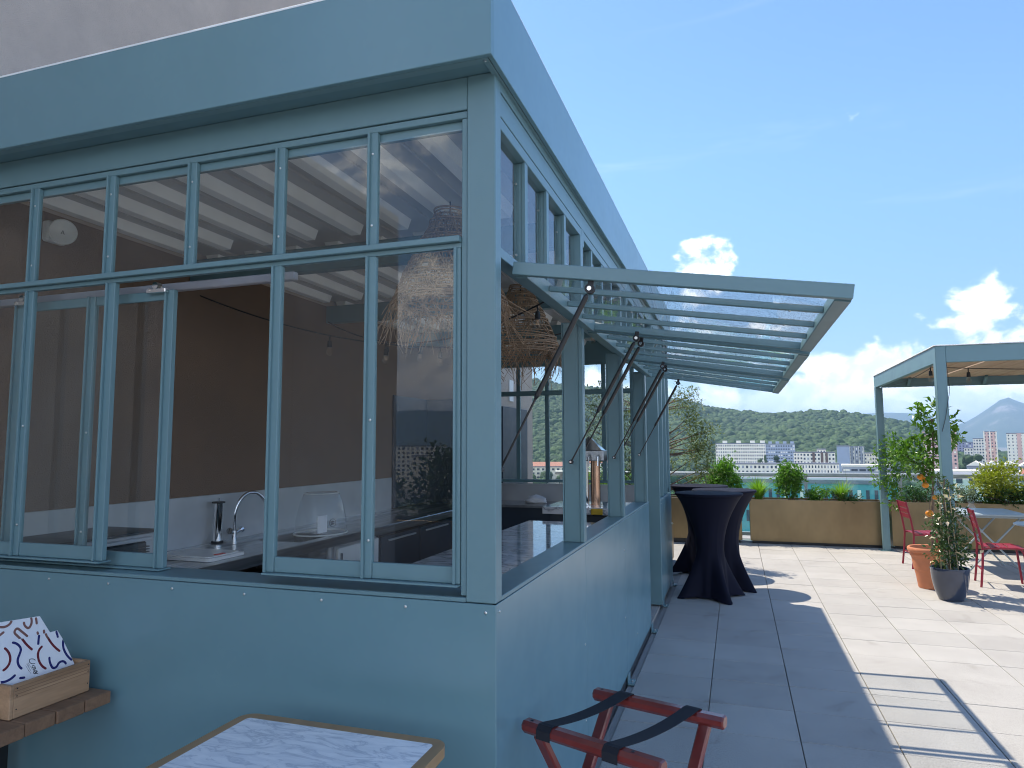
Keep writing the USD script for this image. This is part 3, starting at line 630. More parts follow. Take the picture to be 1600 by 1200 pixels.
for sx in (-1, 1):
    obj('handle', G().cyl((TX0, TY0, CZ + .045), (TX0 + .01, TY0 + sx * .05, CZ + .065), .011, 10).cyl((TX0 + .01, TY0 + sx * .05, CZ + .065), (TX0 + .015, TY0 + sx * .065, CZ + .072), .021, 10), 'chrome', tp)
FY = 1.66
wd = thing('filter_cylinder', 'upright steel filter cylinder with black collar left of the tap', 'filter', (-2.575, FY, CZ))
obj('cylinder', G().cyl((-2.575, FY, CZ + .015), (-2.575, FY, CZ + .265), .029, 20), 'chrome', wd, smooth=40)
obj('collar', G().cyl((-2.575, FY, CZ + .2655), (-2.575, FY, CZ + .275), .042, 20).cyl((-2.575, FY, CZ), (-2.575, FY, CZ + .0145), .038, 20), 'black_rubber', wd, smooth=40)
obj('knob', G().cyl((-2.575, FY, CZ + .2755), (-2.575, FY, CZ + .30), .008, 10), 'chrome', wd)
bx = thing('storage_bin', 'dark grey ribbed plastic bin with lid on the steel counter', 'storage bin', (-2.42, .5, CZ))
obj('body', G().box(-2.60, -2.235, .17, .76, CZ + .001, 1.125, .012), 'dark_plastic', bx)
for q in range(9): obj('ridge', G().box(-2.607, -2.228, .163, .767, CZ + .008 + q * .0135, CZ + .013 + q * .0135, .001), 'dark_plastic', bx)
obj('rim', G().box(-2.615, -2.22, .155, .775, 1.1255, 1.145, .004).box(-2.605, -2.23, .165, .765, 1.1455, 1.165, .005), 'grey_plastic', bx)
obj('lid', G().box(-2.62, -2.215, .15, .83, 1.1655, 1.178, .004), 'dark_plastic', bx)
tr = thing('food_box_lid', 'flat translucent white food box lid with red tab on the counter', 'lid', (-2.2, 1.2, CZ))
obj('lid', G().poly(rounded_rect(-2.48, -2.06, 1.02, 1.32, .03), .018, CZ + .001).poly(rounded_rect(-2.46, -2.08, 1.04, 1.30, .03), .006, CZ + .0192), 'white_plastic', tr)
obj('tab', G().box(-2.115, -2.09, 1.11, 1.18, CZ + .0255, CZ + .029, .001), 'red_plastic', tr)
BX, BY = -2.17, 2.26
bw = thing('clear_tub', 'transparent plastic ice tub with dark emblem upside down by the sink', 'tub', (BX, BY, CZ))
obj('shell', G().lathe([(.21, CZ + .009), (.213, CZ + .018), (.20, CZ + .12), (.17, CZ + .24), (.145, CZ + .295), (.12, CZ + .31), (.0, CZ + .31)], (BX, BY, 0), 40, .85, 1.0), 'clear_plastic', bw, smooth=50)
obj('rim', G().tube([(BX + .181 * math.cos(q), BY + .213 * math.sin(q), CZ + .012) for q in np.linspace(0, 2 * PI, 41)], .006, 6, False).tube([(BX + .115 * math.cos(q), BY + .137 * math.sin(q), CZ + .30) for q in np.linspace(0, 2 * PI, 41)], .004, 6, False), 'white_plastic', bw, smooth=True)
em = G()
for q in range(6): em.cyl((BX + .150, BY - .10 + .014 * (q % 3), CZ + .09 + .014 * (q // 3)), (BX + .157, BY - .103 + .014 * (q % 3), CZ + .09 + .014 * (q // 3)), .005, 6)
em.tube([(BX + .155 - .003 * math.sin(q), BY - .088 + .04 * math.cos(q), CZ + .097 + .028 * math.sin(q)) for q in np.linspace(0, 2 * PI, 25)], .002, 5, False)
obj('emblem', em, 'ink_black', bw)
obj('paper_in_tub', G().box(BX - .02, BX - .015, BY - .02, BY + .10, CZ + .004, CZ + .13, .001), 'paper', label='white folded paper card standing under the clear tub', cat='card')
fg = thing('undercounter_fridge', 'white steel fridge standing under the steel counter', 'fridge', (-2.2, 2.6, 0))
obj('cabinet', G().box(-2.62, -2.01, 2.20, 2.80, .02, .90, .006), 'grey_plastic', fg)
obj('door', G().box(-2.0095, -1.985, 2.21, 2.79, .10, .89, .006), 'white_plastic', fg)
obj('handle', G().box(-1.9845, -1.97, 2.23, 2.245, .60, .85, .003), 'stainless', fg)
cd = thing('cold_cabinet', 'dark navy cabinet filling the far end under the counter', 'cabinet', (-2.2, 3.9, 0))
obj('cabinet', G().box(-2.62, -2.01, 2.82, 4.98, .02, .90, .006), 'navy_cabinet', cd)
for q in range(3):
    d = obj('door', G().box(-2.0095, -1.99, 2.84 + q * .715, 3.545 + q * .715, .08, .89, .004), 'navy_cabinet', cd)
    obj('handle', G().box(-1.9895, -1.978, 2.95 + q * .715, 3.45 + q * .715, .84, .855, .002), 'stainless_dull', d)
pp = thing('paper_stack', 'white papers in clear sleeves lying on the shelf under the counter', 'papers', (-2.25, 1.7, .72))
for q in range(4): obj('sheet', G().box(-2.45 + .01 * q, -2.01 + .004 * q, 1.25 + .02 * q, 1.95 + .015 * q, .721 + q * .006, .726 + q * .006, .001), ['paper', 'navy_cabinet', 'paper', 'paper'][q], pp)
tf = thing('tall_fridge', 'added tall navy cabinet that darkens the far end of the counter', 'fridge', (-2.35, 5.4, 0))  # added, keeps the interior dark so the front panes show their reflections
obj('cabinet', G().box(-2.63, -2.06, 5.02, 5.48, .02, 2.15, .006), 'navy_cabinet', tf)
obj('door', G().box(-2.0595, -2.04, 5.03, 5.47, .08, 2.12, .005), 'navy_cabinet', tf)
obj('wall_panel', G().box(-2.641, -2.62, 4.21, 5.015, .98, 2.15, .003), 'navy_cabinet', tf)  # added navy sheet darkening the wall past the backsplash
# marble bar under the propped awning
mb = thing('marble_bar', 'white veined marble bar top behind the open awning side', 'bar counter', (-.5, 1.7, 0))
obj('top', G().box(-.86, -.15, .2, 3.22, .985, 1.015, .003), 'marble_bar', mb)
obj('front', G().box(-.80, -.17, .24, 3.18, .02, .984, .003), 'navy_cabinet', mb)
b2 = thing('marble_plinth', 'pale marble plinth carrying the beer tower', 'plinth', (-.55, 3.95, 0))
obj('top', G().box(-.86, -.16, 3.62, 4.28, 1.03, 1.09, .003), 'marble_bar', b2)
obj('base', G().box(-.80, -.19, 3.66, 4.24, .02, 1.029, .003), 'navy_cabinet', b2)
bt = thing('beer_tower', 'copper and steel beer tower with pyramid cap', 'beer tower', (-.46, 3.95, 1.09))
obj('column', G().cyl((-.455, 3.95, 1.091), (-.455, 3.95, 1.48), .042, 24), 'copper', bt, smooth=40)
obj('steel_pipe', G().cyl((-.53, 3.9, 1.091), (-.53, 3.9, 1.48), .022, 16).cyl((-.53, 3.9, 1.091), (-.53, 3.9, 1.10), .045, 16), 'chrome', bt, smooth=40)
obj('head', G().box(-.60, -.36, 3.84, 4.06, 1.481, 1.575, .006), 'stainless', bt)
obj('cap', G().add([(-.58, 3.86, 1.576), (-.38, 3.86, 1.576), (-.38, 4.04, 1.576), (-.58, 4.04, 1.576), (-.52, 3.95, 1.70), (-.50, 3.95, 1.70)], [[0, 1, 5, 4], [1, 2, 5, 5], [2, 3, 4, 5], [3, 0, 4, 4]]), 'chrome', bt)
for q in range(3): obj('tap_nozzle', G().cyl((-.56 + .08 * q, 3.83, 1.53), (-.56 + .08 * q, 3.78, 1.52), .010, 10).cyl((-.56 + .08 * q, 3.78, 1.52), (-.56 + .08 * q, 3.775, 1.44), .008, 10), 'chrome', bt)
obj('black_machine', G().box(-.36, -.25, 4.02, 4.2, 1.091, 1.50, .02).box(-.35, -.26, 4.03, 4.19, 1.5005, 1.53, .01), 'black_steel', label='slim black machine behind the beer tower', cat='machine')
obj('yellow_box', G().box(-.43, -.33, 3.60, 3.619, 1.035, 1.085, .004), 'yellow_plastic', label='small yellow box at the edge of the marble plinth', cat='box')
fc = thing('back_counter', 'dark steel counter below the far windows of the kiosk', 'counter', (-1.3, 5.85, 0))
obj('top', G().box(-2.3, -.3, 5.5, 6.12, .90, .93, .003), 'marble_dark', fc)
obj('backsplash', G().box(-2.3, -.3, 6.121, 6.139, .92, 1.145, .002), 'stainless_dull', fc)
obj('front', G().box(-2.28, -.32, 5.53, 6.1, .02, .899, .003), 'navy_cabinet', fc)
v, f = G().ball((0, 0, 0), 1, 3).arrays(); d = meshkit.fbm(v * 2 + 3, 3, 5); v = v * (.7 + .6 * d)[:, None] * [.13, .07, .055] + [-1.55, 5.80, .965]; v[:, 2] = np.maximum(v[:, 2], .931)
obj('folded_cloth', (v, f), 'cloth_white', label='crumpled white cloth on the dark counter under the far windows', cat='cloth', smooth=True)

# wall siren
sr = thing('alarm_siren', 'white wall siren high on the brown wall behind the left panes', 'siren', (-2.64, .47, 2.745))
obj('base', G().box(-2.649, -2.60, .385, .50, 2.69, 2.80, .02), 'white_plastic', sr)
ax = np.array([.80, .60, .0]); ax /= np.linalg.norm(ax)
def along(prof, o, ax, n=28):
    d, x, u = frame_from(ax); t = G().lathe(prof, (0, 0, 0), n); v, f = t.arrays()
    return G().add(np.asarray(o) + v[:, :1] * x + v[:, 1:2] * u + v[:, 2:] * d, f)
ax = np.array([.80, -.42, -.12]); ax /= np.linalg.norm(ax)
o = np.array([-2.605, .455, 2.745])
obj('body', along([(0, -.01), (.045, -.01), (.05, .03), (.048, .045)], o, ax), 'white_plastic', sr, smooth=40)
obj('horn', along([(.046, .046), (.058, .075), (.066, .085), (.062, .09), (.05, .075), (.025, .06), (.012, .055), (0, .055)], o, ax), 'white_plastic', sr, smooth=40)
tm = meshkit.text_mesh('A', .02, .001); d, x, u = frame_from(ax); v = np.array(tm.vertices); 
obj('letter', (o + ax * .0625 + (v[:, :1] - .007) * -x * -1 + (v[:, 1:2] - .01) * u + v[:, 2:] * d, np.array(tm.faces)), 'ink_black', sr)

# pendant lamps of woven cane
def lamp(name, label, c, top, seed):
    R = np.random.default_rng(seed)
    t = thing(name, label, 'pendant lamp', (c[0], c[1], top), group=None)
    prof_z = np.array([0, -.04, -.10, -.18, -.27, -.36, -.45, -.52]); prof_r = np.array([.075, .083, .112, .155, .200, .240, .275, .300])
    rad = lambda z: np.interp(-z, -prof_z, prof_r)
    g = G()
    for z in [0, -.012, -.03, -.06, -.075, -.105, -.12, -.15, -.165, -.20, -.215, -.25, -.265, -.30, -.335, -.36, -.375, -.395, -.415, -.43, -.445, -.46, -.475, -.49]:
        q = np.linspace(0, 2 * PI, 41); r = rad(z) + R.normal() * .003
        w = .006 * np.sin(q * 3 + R.uniform(0, 6)) * (1 if z < -.2 else .3)
        g.tube(np.stack([c[0] + r * np.cos(q), c[1] + r * np.sin(q), top + z + w], 1), R.uniform(.0035, .0055), 5, False)
    obj('hoop_weave', g, 'wicker', t, smooth=True)
    g = G()
    for k in range(430):
        a0 = R.uniform(0, 2 * PI); z0 = R.choice(prof_z[1:-1]) + R.uniform(-.03, .03); z1 = z0 - R.uniform(.06, .15); z1 = max(z1, -.53); da = R.choice([-1, 1]) * R.uniform(.1, .35)
        zz = np.linspace(z0, z1, 4); aa = np.linspace(a0, a0 + da, 4); rr = rad(zz) + R.normal(size=4) * .004
        g.tube(np.stack([c[0] + rr * np.cos(aa), c[1] + rr * np.sin(aa), top + zz], 1), R.uniform(.0022, .0036), 4, False)
    obj('diagonal_weave', g, 'wicker', t)
    g = G()
    for k in range(170):
        a0 = R.uniform(0, 2 * PI); z0 = R.uniform(-.50, -.42); L = R.uniform(.06, .24); n = 6
        s = np.linspace(0, 1, n); out = R.normal() * .045 + .01; side = R.normal() * .08; curl = R.normal() * .05
        r = rad(z0) + s * out + s ** 2 * curl; a = a0 + s * side / .3
        g.tube(np.stack([c[0] + r * np.cos(a), c[1] + r * np.sin(a), top + z0 - s * L], 1), R.uniform(.0013, .0024), 4, False)
    obj('fringe', g, 'wicker', t)
    hk = [(c[0], c[1], top - .05), (c[0], c[1], top + .05)] if top + .08 > 2.85 else [(c[0], c[1], top - .05), (c[0], c[1], top + .045), (c[0] + .012, c[1], top + .065), (c[0] + .05, c[1], top + .07), (c[0] + .07, c[1], min(2.85, top + .10))]
    obj('hook', G().tube(hk, .004, 6), 'black_steel', t, smooth=True)
lamp('wicker_lamp', 'fringed wicker pendant seen through the corner front panes', (-.58, .95), 2.80, 3)
lamp('wicker_lamp', 'fringed wicker pendant hanging under the open awning side', (-.66, 2.38), 2.74, 4)
# string lights inside
st = thing('string_lights', 'dark festoon cable with clear bulbs strung inside the kiosk', 'string lights', (-1.5, 2.2, 2.3))
def sag(p, q, s, n=24):
    p, q = np.array(p), np.array(q); t = np.linspace(0, 1, n)[:, None]
    return p + (q - p) * t - np.array([0, 0, s]) * 4 * t * (1 - t)
c1 = sag((-2.60, 1.45, 2.62), (-.05, 2.98, 2.60), .29, 40); c2 = sag((-2.60, 2.95, 2.70), (-.05, 1.45, 2.50), .25, 40)
obj('cable', G().tube(c1, .005, 6).tube(c2, .005, 6), 'black_rubber', st, smooth=True)
def bulb(p, parent, s=1.0):
    p = np.array(p)
    b = obj('bulb_socket', G().cyl(p, p - [0, 0, .03 * s], .005 * s, 8).lathe([(0, -.03 * s), (.013 * s, -.031 * s), (.0165 * s, -.06 * s), (.0165 * s, -.075 * s), (0, -.075 * s)], p, 14), 'bulb_cap', parent, smooth=40)
    obj('bulb', G().lathe([(.012 * s, -.0755 * s), (.021 * s, -.10 * s), (.022 * s, -.115 * s), (.015 * s, -.13 * s), (0, -.136 * s)], p, 14), 'bulb_glass', b, smooth=True)
    obj('filament', G().tube([p - [.004 * s, 0, .08 * s], p - [.006 * s, 0, .11 * s], p - [-.006 * s, 0, .11 * s], p - [-.004 * s, 0, .08 * s]], .0012 * s, 4), 'copper', b)
for q in (11, 16, 21, 26, 31, 36): bulb(c1[q] - [0, 0, .006], st)
for q in (13, 19, 25, 30, 35): bulb(c2[q] - [0, 0, .006], st)

# ------------------------------------------------------------------ foreground: table, luggage stool, bench, crate, menus
ft = thing('marble_table', 'small oak edged table with white marble inlay in the foreground', 'table', (-.43, -.55, 0))
from shapely.geometry import box as sbox
ring = rounded_rect(-.80, -.075, -.92, -.195, .05).difference(rounded_rect(-.765, -.110, -.885, -.232, .014))
obj('wood_rim', G().poly(ring, .03, .72), 'oak', ft)
obj('marble_inlay', G().poly(rounded_rect(-.7645, -.1105, -.8845, -.2325, .0135), .03, .7205), 'marble_white', ft)
obj('under_board', G().poly(rounded_rect(-.79, -.085, -.91, -.205, .045), .012, .7075), 'oak_edge', ft)
obj('pedestal', G().cyl((-.43, -.55, .02), (-.43, -.55, .707), .035, 18), 'black_steel', ft, smooth=40)
obj('foot', G().bar((-.70, -.55, .015), (-.16, -.55, .015), .05, .028).bar((-.43, -.82, .0151), (-.43, -.28, .0151), .05, .0275), 'black_steel', ft)

ls = thing('folding_rack', 'red lacquered folding wooden luggage rack with two black straps', 'luggage rack', (.36, .30, 0))
TA0, TA1 = np.array([.034, .205, .66]), np.array([.522, .022, .66])
TB0, TB1 = np.array([.205, .570, .66]), np.array([.690, .430, .66])
def rail8(p, q, w, h):
    p, q = np.asarray(p), np.asarray(q); d, x, u = frame_from(q - p); L = np.linalg.norm(q - p)
    o = [(-w / 2, -h * .2), (-w / 2, h * .2), (-w * .28, h / 2), (w * .28, h / 2), (w / 2, h * .2), (w / 2, -h * .2), (w * .28, -h / 2), (-w * .28, -h / 2)]
    e = .006; v = []
    for s, sc in ((0, .86), (e, 1), (L - e, 1), (L, .86)):
        v += [p + d * s + x * a * sc + u * b * sc for a, b in o]
    f = [[r * 8 + i, r * 8 + (i + 1) % 8, r * 8 + 8 + (i + 1) % 8, r * 8 + 8 + i] for r in range(3) for i in range(8)]
    g = G().add(v, f); g.add(np.array(v), [[0, i + 1, i, i] for i in range(1, 7)] + [[24, 24 + i, 25 + i, 25 + i] for i in range(1, 7)])
    return g
obj('top_rail', rail8(TA0, TA1, .050, .042), 'red_lacquer', ls)
obj('top_rail', rail8(TB0, TB1, .050, .042), 'red_lacquer', ls)
dA = (TA1 - TA0) / np.linalg.norm(TA1 - TA0); across = ((TB0 + TB1) - (TA0 + TA1)) / 2
for s, sh in ((.115, 0), (.86, .0)):
    a = TA0 + (TA1 - TA0) * s; b = TB0 + (TB1 - TB0) * s
    obj('leg', G().bar(a + [0, 0, -.02], a + across * .88 + [0, 0, -.655] + dA * .03, .026, .042, dA, .005), 'red_lacquer', ls)
    obj('leg', G().bar(b + [0, 0, -.02] - dA * .0, b - across * .88 + [0, 0, -.655] - dA * .04, .026, .042, dA, .005), 'red_lacquer', ls)
    for e in (a, b): obj('screw', G().cyl(e - dA * .03 + [0, 0, .0208], e - dA * .03 + [0, 0, .0225], .006, 10), 'ink_black', ls)
fa, fb = TA0 + across * .85, TB0 - across * .85
obj('lower_rail', G().cyl(TA0 + across * .75 + [0, 0, -.55] + (TA1 - TA0) * .12, TA0 + across * .75 + [0, 0, -.55] + (TA1 - TA0) * .86, .011, 12), 'red_lacquer', ls)
obj('lower_rail', G().cyl(TB0 - across * .75 + [0, 0, -.55] + (TB1 - TB0) * .12, TB0 - across * .75 + [0, 0, -.55] + (TB1 - TB0) * .86, .011, 12), 'red_lacquer', ls)
for sa_, sb_ in ((.19, .35), (.68, .865)):
    a = TA0 + (TA1 - TA0) * sa_; b = TB0 + (TB1 - TB0) * (sb_ - .10)
    n_ = (b - a) / np.linalg.norm(b - a); w = dA * .028; T = .0016; up = np.array([0, 0, 1.0])
    path = [a - n_ * .0275 - up * .021, a - n_ * .0275 + up * .008, a - n_ * .015 + up * .0235, a + up * .024]
    path += [a + (b - a) * s + up * (.024 - .016 * 4 * s * (1 - s)) for s in np.linspace(.08, .92, 9)]
    path += [b + up * .024, b + n_ * .015 + up * .0235, b + n_ * .0275 + up * .008, b + n_ * .0275 - up * .021]
    path = np.array(path); v = np.vstack([path - w, path + w]); m = len(path)
    ty = np.gradient(path, axis=0); nn = np.cross(ty, dA); nn /= np.linalg.norm(nn, axis=1, keepdims=True); nn *= np.sign(nn[m // 2, 2])
    v = np.vstack([path - w, path + w, path - w + nn * T, path + w + nn * T])
    f = []
    for i in range(m - 1):
        f += [[i, i + 1, m + i + 1, m + i], [2 * m + i, 3 * m + i, 3 * m + i + 1, 2 * m + i + 1], [i, 2 * m + i, 2 * m + i + 1, i + 1], [m + i, m + i + 1, 3 * m + i + 1, 3 * m + i]]
    obj('strap', G().add(v, f), 'strap', ls)

bn = thing('slatted_bench', 'dark hardwood slatted bench against the teal kiosk wall', 'bench', (-2.1, -.3, 0))
for q in range(5):
    ya = -.035 - q * .112
    obj('slat', G().box(-2.60, -1.56 + rng.normal() * .002, ya - .107, ya, .641, .686 + rng.normal() * .001, .003), 'bench_wood', bn)
obj('bearer', G().box(-2.10, -2.06, -.58, -.04, .60, .6405, .003).box(-2.5, -2.46, -.58, -.04, .60, .6405, .003), 'black_steel', bn)
for xx in (-2.08, -2.48):
    for yy in (-.07, -.55): obj('leg', G().box(xx - .018, xx + .018, yy - .018, yy + .018, 0, .5995, .002), 'black_steel', bn)
cz = .688
cr = thing('wooden_crate', 'open pine crate holding patterned menus on the slatted bench', 'crate', (-1.75, -.22, cz))
XA, XB, YA, YB, HC = -1.88, -1.637, -.372, -.066, .114
obj('side_board', G().box(XB - .014, XB, YA + .0145, YB, cz, cz + HC, .002), 'crate_wood', cr)
obj('side_board', G().box(XA, XA + .014, YA + .0145, YB, cz, cz + HC, .002), 'crate_wood', cr)
obj('end_board', G().box(XA, XB, YA, YA + .014, cz, cz + HC, .002), 'crate_wood', cr)
obj('end_board', G().box(XA + .0145, XB - .0145, YB - .014, YB - .0003, cz, cz + HC + .001, .002), 'crate_wood', cr)
obj('base_board', G().box(XA + .0145, XB - .0145, YA + .0145, YB - .0145, cz + .001, cz + .01, .001), 'crate_wood', cr)
for q in range(4): obj('groove_line', G().box(XB + .0002, XB + .0011, YA + .016, YB - .002, cz + HC - .012 - q * .011, cz + HC - .0105 - q * .011, 0), 'bench_wood', cr)
for zz in (.03, .075, .1):
    obj('nail', G().cyl((XB, YB - .009, cz + zz), (XB + .0012, YB - .009, cz + zz), .0022, 8), 'ink_black', cr)
    obj('nail', G().cyl((XB, YA + .024, cz + zz), (XB + .0012, YA + .024, cz + zz), .0022, 8), 'ink_black', cr)
# menus: sheets leaning in the crate; (u along y, v up the sheet)
LEAN = np.array([-.27, 0, .963]); MN = np.array([.963, 0, .27]); MO = np.array([-1.668, 0, cz + .014])
def on_sheet(u, v, off): return MO + np.array([0, 1.0, 0]) * np.asarray(u)[..., None] + LEAN * np.asarray(v)[..., None] + MN * np.asarray(off)[..., None]
def sheet(parent, poly, off, th=.0035, name='cover'):
    g = G().poly(poly, th, 0); v, f = g.arrays()
    return obj(name, (on_sheet(v[:, 0], v[:, 1], off - th + v[:, 2]), f), 'paper', parent)
FRONT= [(-0.373, 0.2386), (-0.2092, 0.2319), (-0.1592, 0.2298), (-0.1357, 0.2295), (-0.1217, 0.1971), (-0.0889, 0.0925), (-0.0972, 0.0181), (-0.3982, 0.0377)]
BACK= [(-0.3637, 0.3122), (-0.1905, 0.298), (-0.1594, 0.2281), (-0.1021, 0.1075), (-0.1156, 0.024), (-0.3888, 0.1126)]
STROKES= [('brown', [(-0.3574, 0.2984), (-0.3418, 0.2945), (-0.3177, 0.2905), (-0.2999, 0.2986), (-0.2958, 0.3039)]), ('brown', [(-0.2522, 0.2878), (-0.2495, 0.2756), (-0.2378, 0.2654), (-0.2277, 0.2745), (-0.2235, 0.2972)]), ('brown', [(-0.2058, 0.2929), (-0.2057, 0.2747)]), ('brown', [(-0.2473, 0.2389), (-0.2629, 0.2577), (-0.2822, 0.2732), (-0.2897, 0.2646), (-0.2814, 0.2478), (-0.2707, 0.2324)]), ('red', [(-0.2704, 0.2314), (-0.2587, 0.2102), (-0.2422, 0.1879)]), ('brown', [(-0.35, 0.2617), (-0.3283, 0.2725)]), ('blue', [(-0.305, 0.2291), (-0.2896, 0.2186), (-0.281, 0.1975), (-0.2881, 0.1829), (-0.2969, 0.1648), (-0.2968, 0.1503), (-0.2877, 0.1332)]), ('red', [(-0.3347, 0.2167), (-0.3228, 0.1949), (-0.3225, 0.1723), (-0.3312, 0.1566), (-0.3488, 0.1458)]), ('blue', [(-0.2089, 0.2279), (-0.216, 0.2007)]), ('brown', [(-0.2074, 0.2414), (-0.2068, 0.236)]), ('brown', [(-0.1828, 0.2416), (-0.1812, 0.2216), (-0.176, 0.2106)]), ('red', [(-0.176, 0.2106), (-0.1619, 0.1815), (-0.1403, 0.1537)]), ('red', [(-0.2046, 0.1868), (-0.2198, 0.1718), (-0.2222, 0.1428), (-0.2142, 0.1214), (-0.2015, 0.1069)]), ('blue', [(-0.1821, 0.1396), (-0.1795, 0.1109), (-0.1741, 0.1007), (-0.1628, 0.0994), (-0.1468, 0.112), (-0.1325, 0.1129), (-0.1223, 0.1016)]), ('blue', [(-0.1411, 0.2252), (-0.1384, 0.2059)]), ('blue', [(-0.1193, 0.1876), (-0.1227, 0.1598), (-0.1149, 0.1333), (-0.0981, 0.1085)]), ('blue', [(-0.3731, 0.1123), (-0.3459, 0.1067), (-0.3138, 0.1167)]), ('blue', [(-0.2962, 0.1022), (-0.2827, 0.0996)])]
SCRIPT= [[(-0.2349, 0.1466), (-0.2448, 0.1545), (-0.2548, 0.1545), (-0.2566, 0.1479), (-0.25, 0.1393), (-0.2378, 0.1356)], [(-0.2411, 0.1282), (-0.2473, 0.1309), (-0.2496, 0.1266), (-0.2451, 0.1219), (-0.2394, 0.1248), (-0.239, 0.1184)], [(-0.2465, 0.1181), (-0.2383, 0.1173), (-0.2456, 0.1149), (-0.2389, 0.1099), (-0.2357, 0.1106)], [(-0.2407, 0.1063), (-0.2465, 0.1089), (-0.2472, 0.1042), (-0.2414, 0.1015), (-0.2327, 0.1072), (-0.2411, 0.1039), (-0.2322, 0.0987)]]
SMALL= [[(-0.268, 0.1438), (-0.256, 0.1152)], [(-0.2613, 0.1451), (-0.25, 0.1176)], [(-0.2717, 0.1387), (-0.2632, 0.1166)], [(-0.265, 0.1437), (-0.2593, 0.1287)], [(-0.2663, 0.1246), (-0.2573, 0.1065)]]
from shapely.geometry import Polygon, LineString, MultiLineString
mn = thing('menu', 'front white menu with blue and red squiggles in the crate', 'menu', (-1.7, -.3, cz + .1))
mk = thing('menu', 'taller white menu with brown squiggles behind the front one', 'menu', (-1.72, -.3, cz + .1))
FRONT, BACK = [(max(a, -.364), b) for a, b in FRONT], [(max(a, -.364), b) for a, b in BACK]
PF, PB = Polygon(FRONT), Polygon(BACK)
sheet(mn, PF, .0); sheet(mk, PB, -.007)
sheet(mk, Polygon([(max(a - .012, -.366), b - .02) for a, b in BACK]), -.014, name='inner_page')
def smooth_line(p):
    p = np.array(p)
    if len(p) < 3: return p
    from scipy.interpolate import splprep, splev
    tck, _ = splprep(p.T, s=0, k=2); return np.array(splev(np.linspace(0, 1, 26), tck)).T
INK = {'brown': 'ink_brown', 'red': 'ink_red', 'blue': 'ink_blue'}
def mark(parent, line, width, m, clip, off, name):
    b = LineString(line).buffer(width / 2, quad_segs=3).intersection(clip.buffer(-.0005))
    for g in getattr(b, 'geoms', [b]):
        if g.is_empty or g.geom_type != 'Polygon': continue
        t = G().poly(g.simplify(.0002), .0004, 0); v, f = t.arrays()
        obj(name, (on_sheet(v[:, 0], v[:, 1], off + v[:, 2]), f), m, parent)
for c, s in STROKES:
    ln = smooth_line(s)
    mark(mn, ln, .0082, INK[c], PF, .0002, 'squiggle')
    rest = PB.difference(PF.buffer(.0003))
    mark(mk, ln, .0082, INK[c], rest, -.0068, 'squiggle')
for s in SCRIPT: mark(mn, smooth_line(s), .0022, 'ink_black', PF, .0002, 'script')
for s in SMALL: mark(mn, s, .0006, 'ink_black', PF, .0002, 'small_print')


# ------------------------------------------------------------------ high tables with navy stretch covers
def high_table(x, y, label, rot, scale=1.0):
    t = thing('high_table', label, 'high table', (x, y, 0), rot, local=True)
    n, zs = 112, np.array([0.0, .02, .06, .11, .17, .23, .30, .36, .43, .5, .57, .64, .71, .78, .84, .90, .95, 1.0, 1.03, 1.055, 1.075])
    q = np.arange(n) * 2 * PI / n
    foot = .18 + .20 * np.abs(np.cos(2 * (q))) ** 5          # four stretched feet
    V = []
    for z in zs:
        s = np.clip(1 - z / .50, 0, 1); waist = .145 + .20 * np.clip((z - .50) / .575, 0, 1) ** 2.0 * 1.0
        r = waist * (1 - s) + (.165 + (foot - .165) * s ** .75 + .05 * s) * s + (waist * 0)
        r = np.where(s > 0, .145 + (foot + .01 - .145) * s ** 1.35, waist * np.ones(n))
        lift = np.where(z == 0, .055 * (1 - np.abs(np.cos(2 * q)) ** 3), 0)
        wr = meshkit.fbm(np.stack([np.cos(q) * 3.2 + 5, np.sin(q) * 3.2, 0 * q + z * 1.3], 1), 3, 9) - .5
        r = r * (1 + .05 * wr * np.clip((1.05 - z) * 3, 0, 1)) + .006 * np.exp(-((np.mod(q + PI / 4, PI / 2) - PI / 4) / .07) ** 2) * np.clip((.9 - z) * 2, 0, 1)
        V.append(np.stack([r * np.cos(q), r * np.sin(q), z + lift * 1.0], 1))
    V = np.array(V); m = len(zs)
    i, j = np.meshgrid(np.arange(m - 1), np.arange(n), indexing='ij'); i, j = i.ravel(), j.ravel(); k = (j + 1) % n
    obj('stretch_cover', G().add(V.reshape(-1, 3), np.stack([i * n + j, i * n + k, (i + 1) * n + k, (i + 1) * n + j], 1)), 'navy_fabric', t, smooth=55)
    obj('tabletop', G().lathe([(.342, 1.0755), (.357, 1.08), (.360, 1.09), (.357, 1.10), (.347, 1.104), (0, 1.104)], n=64), 'navy_fabric', t, smooth=40)
    obj('pole', G().cyl((0, 0, .01), (0, 0, 1.07), .03, 14), 'black_steel', t)
    return t
h0 = high_table(.45, 5.62, 'front navy stretch covered high table nearest the teal wall', math.radians(30))
dup(h0, (.60, 6.20, 0), math.radians(52), 'second navy covered high table partly behind the front one')
dup(h0, (.28, 7.0, 0), math.radians(10), 'rear navy covered high table with only its disc top showing')

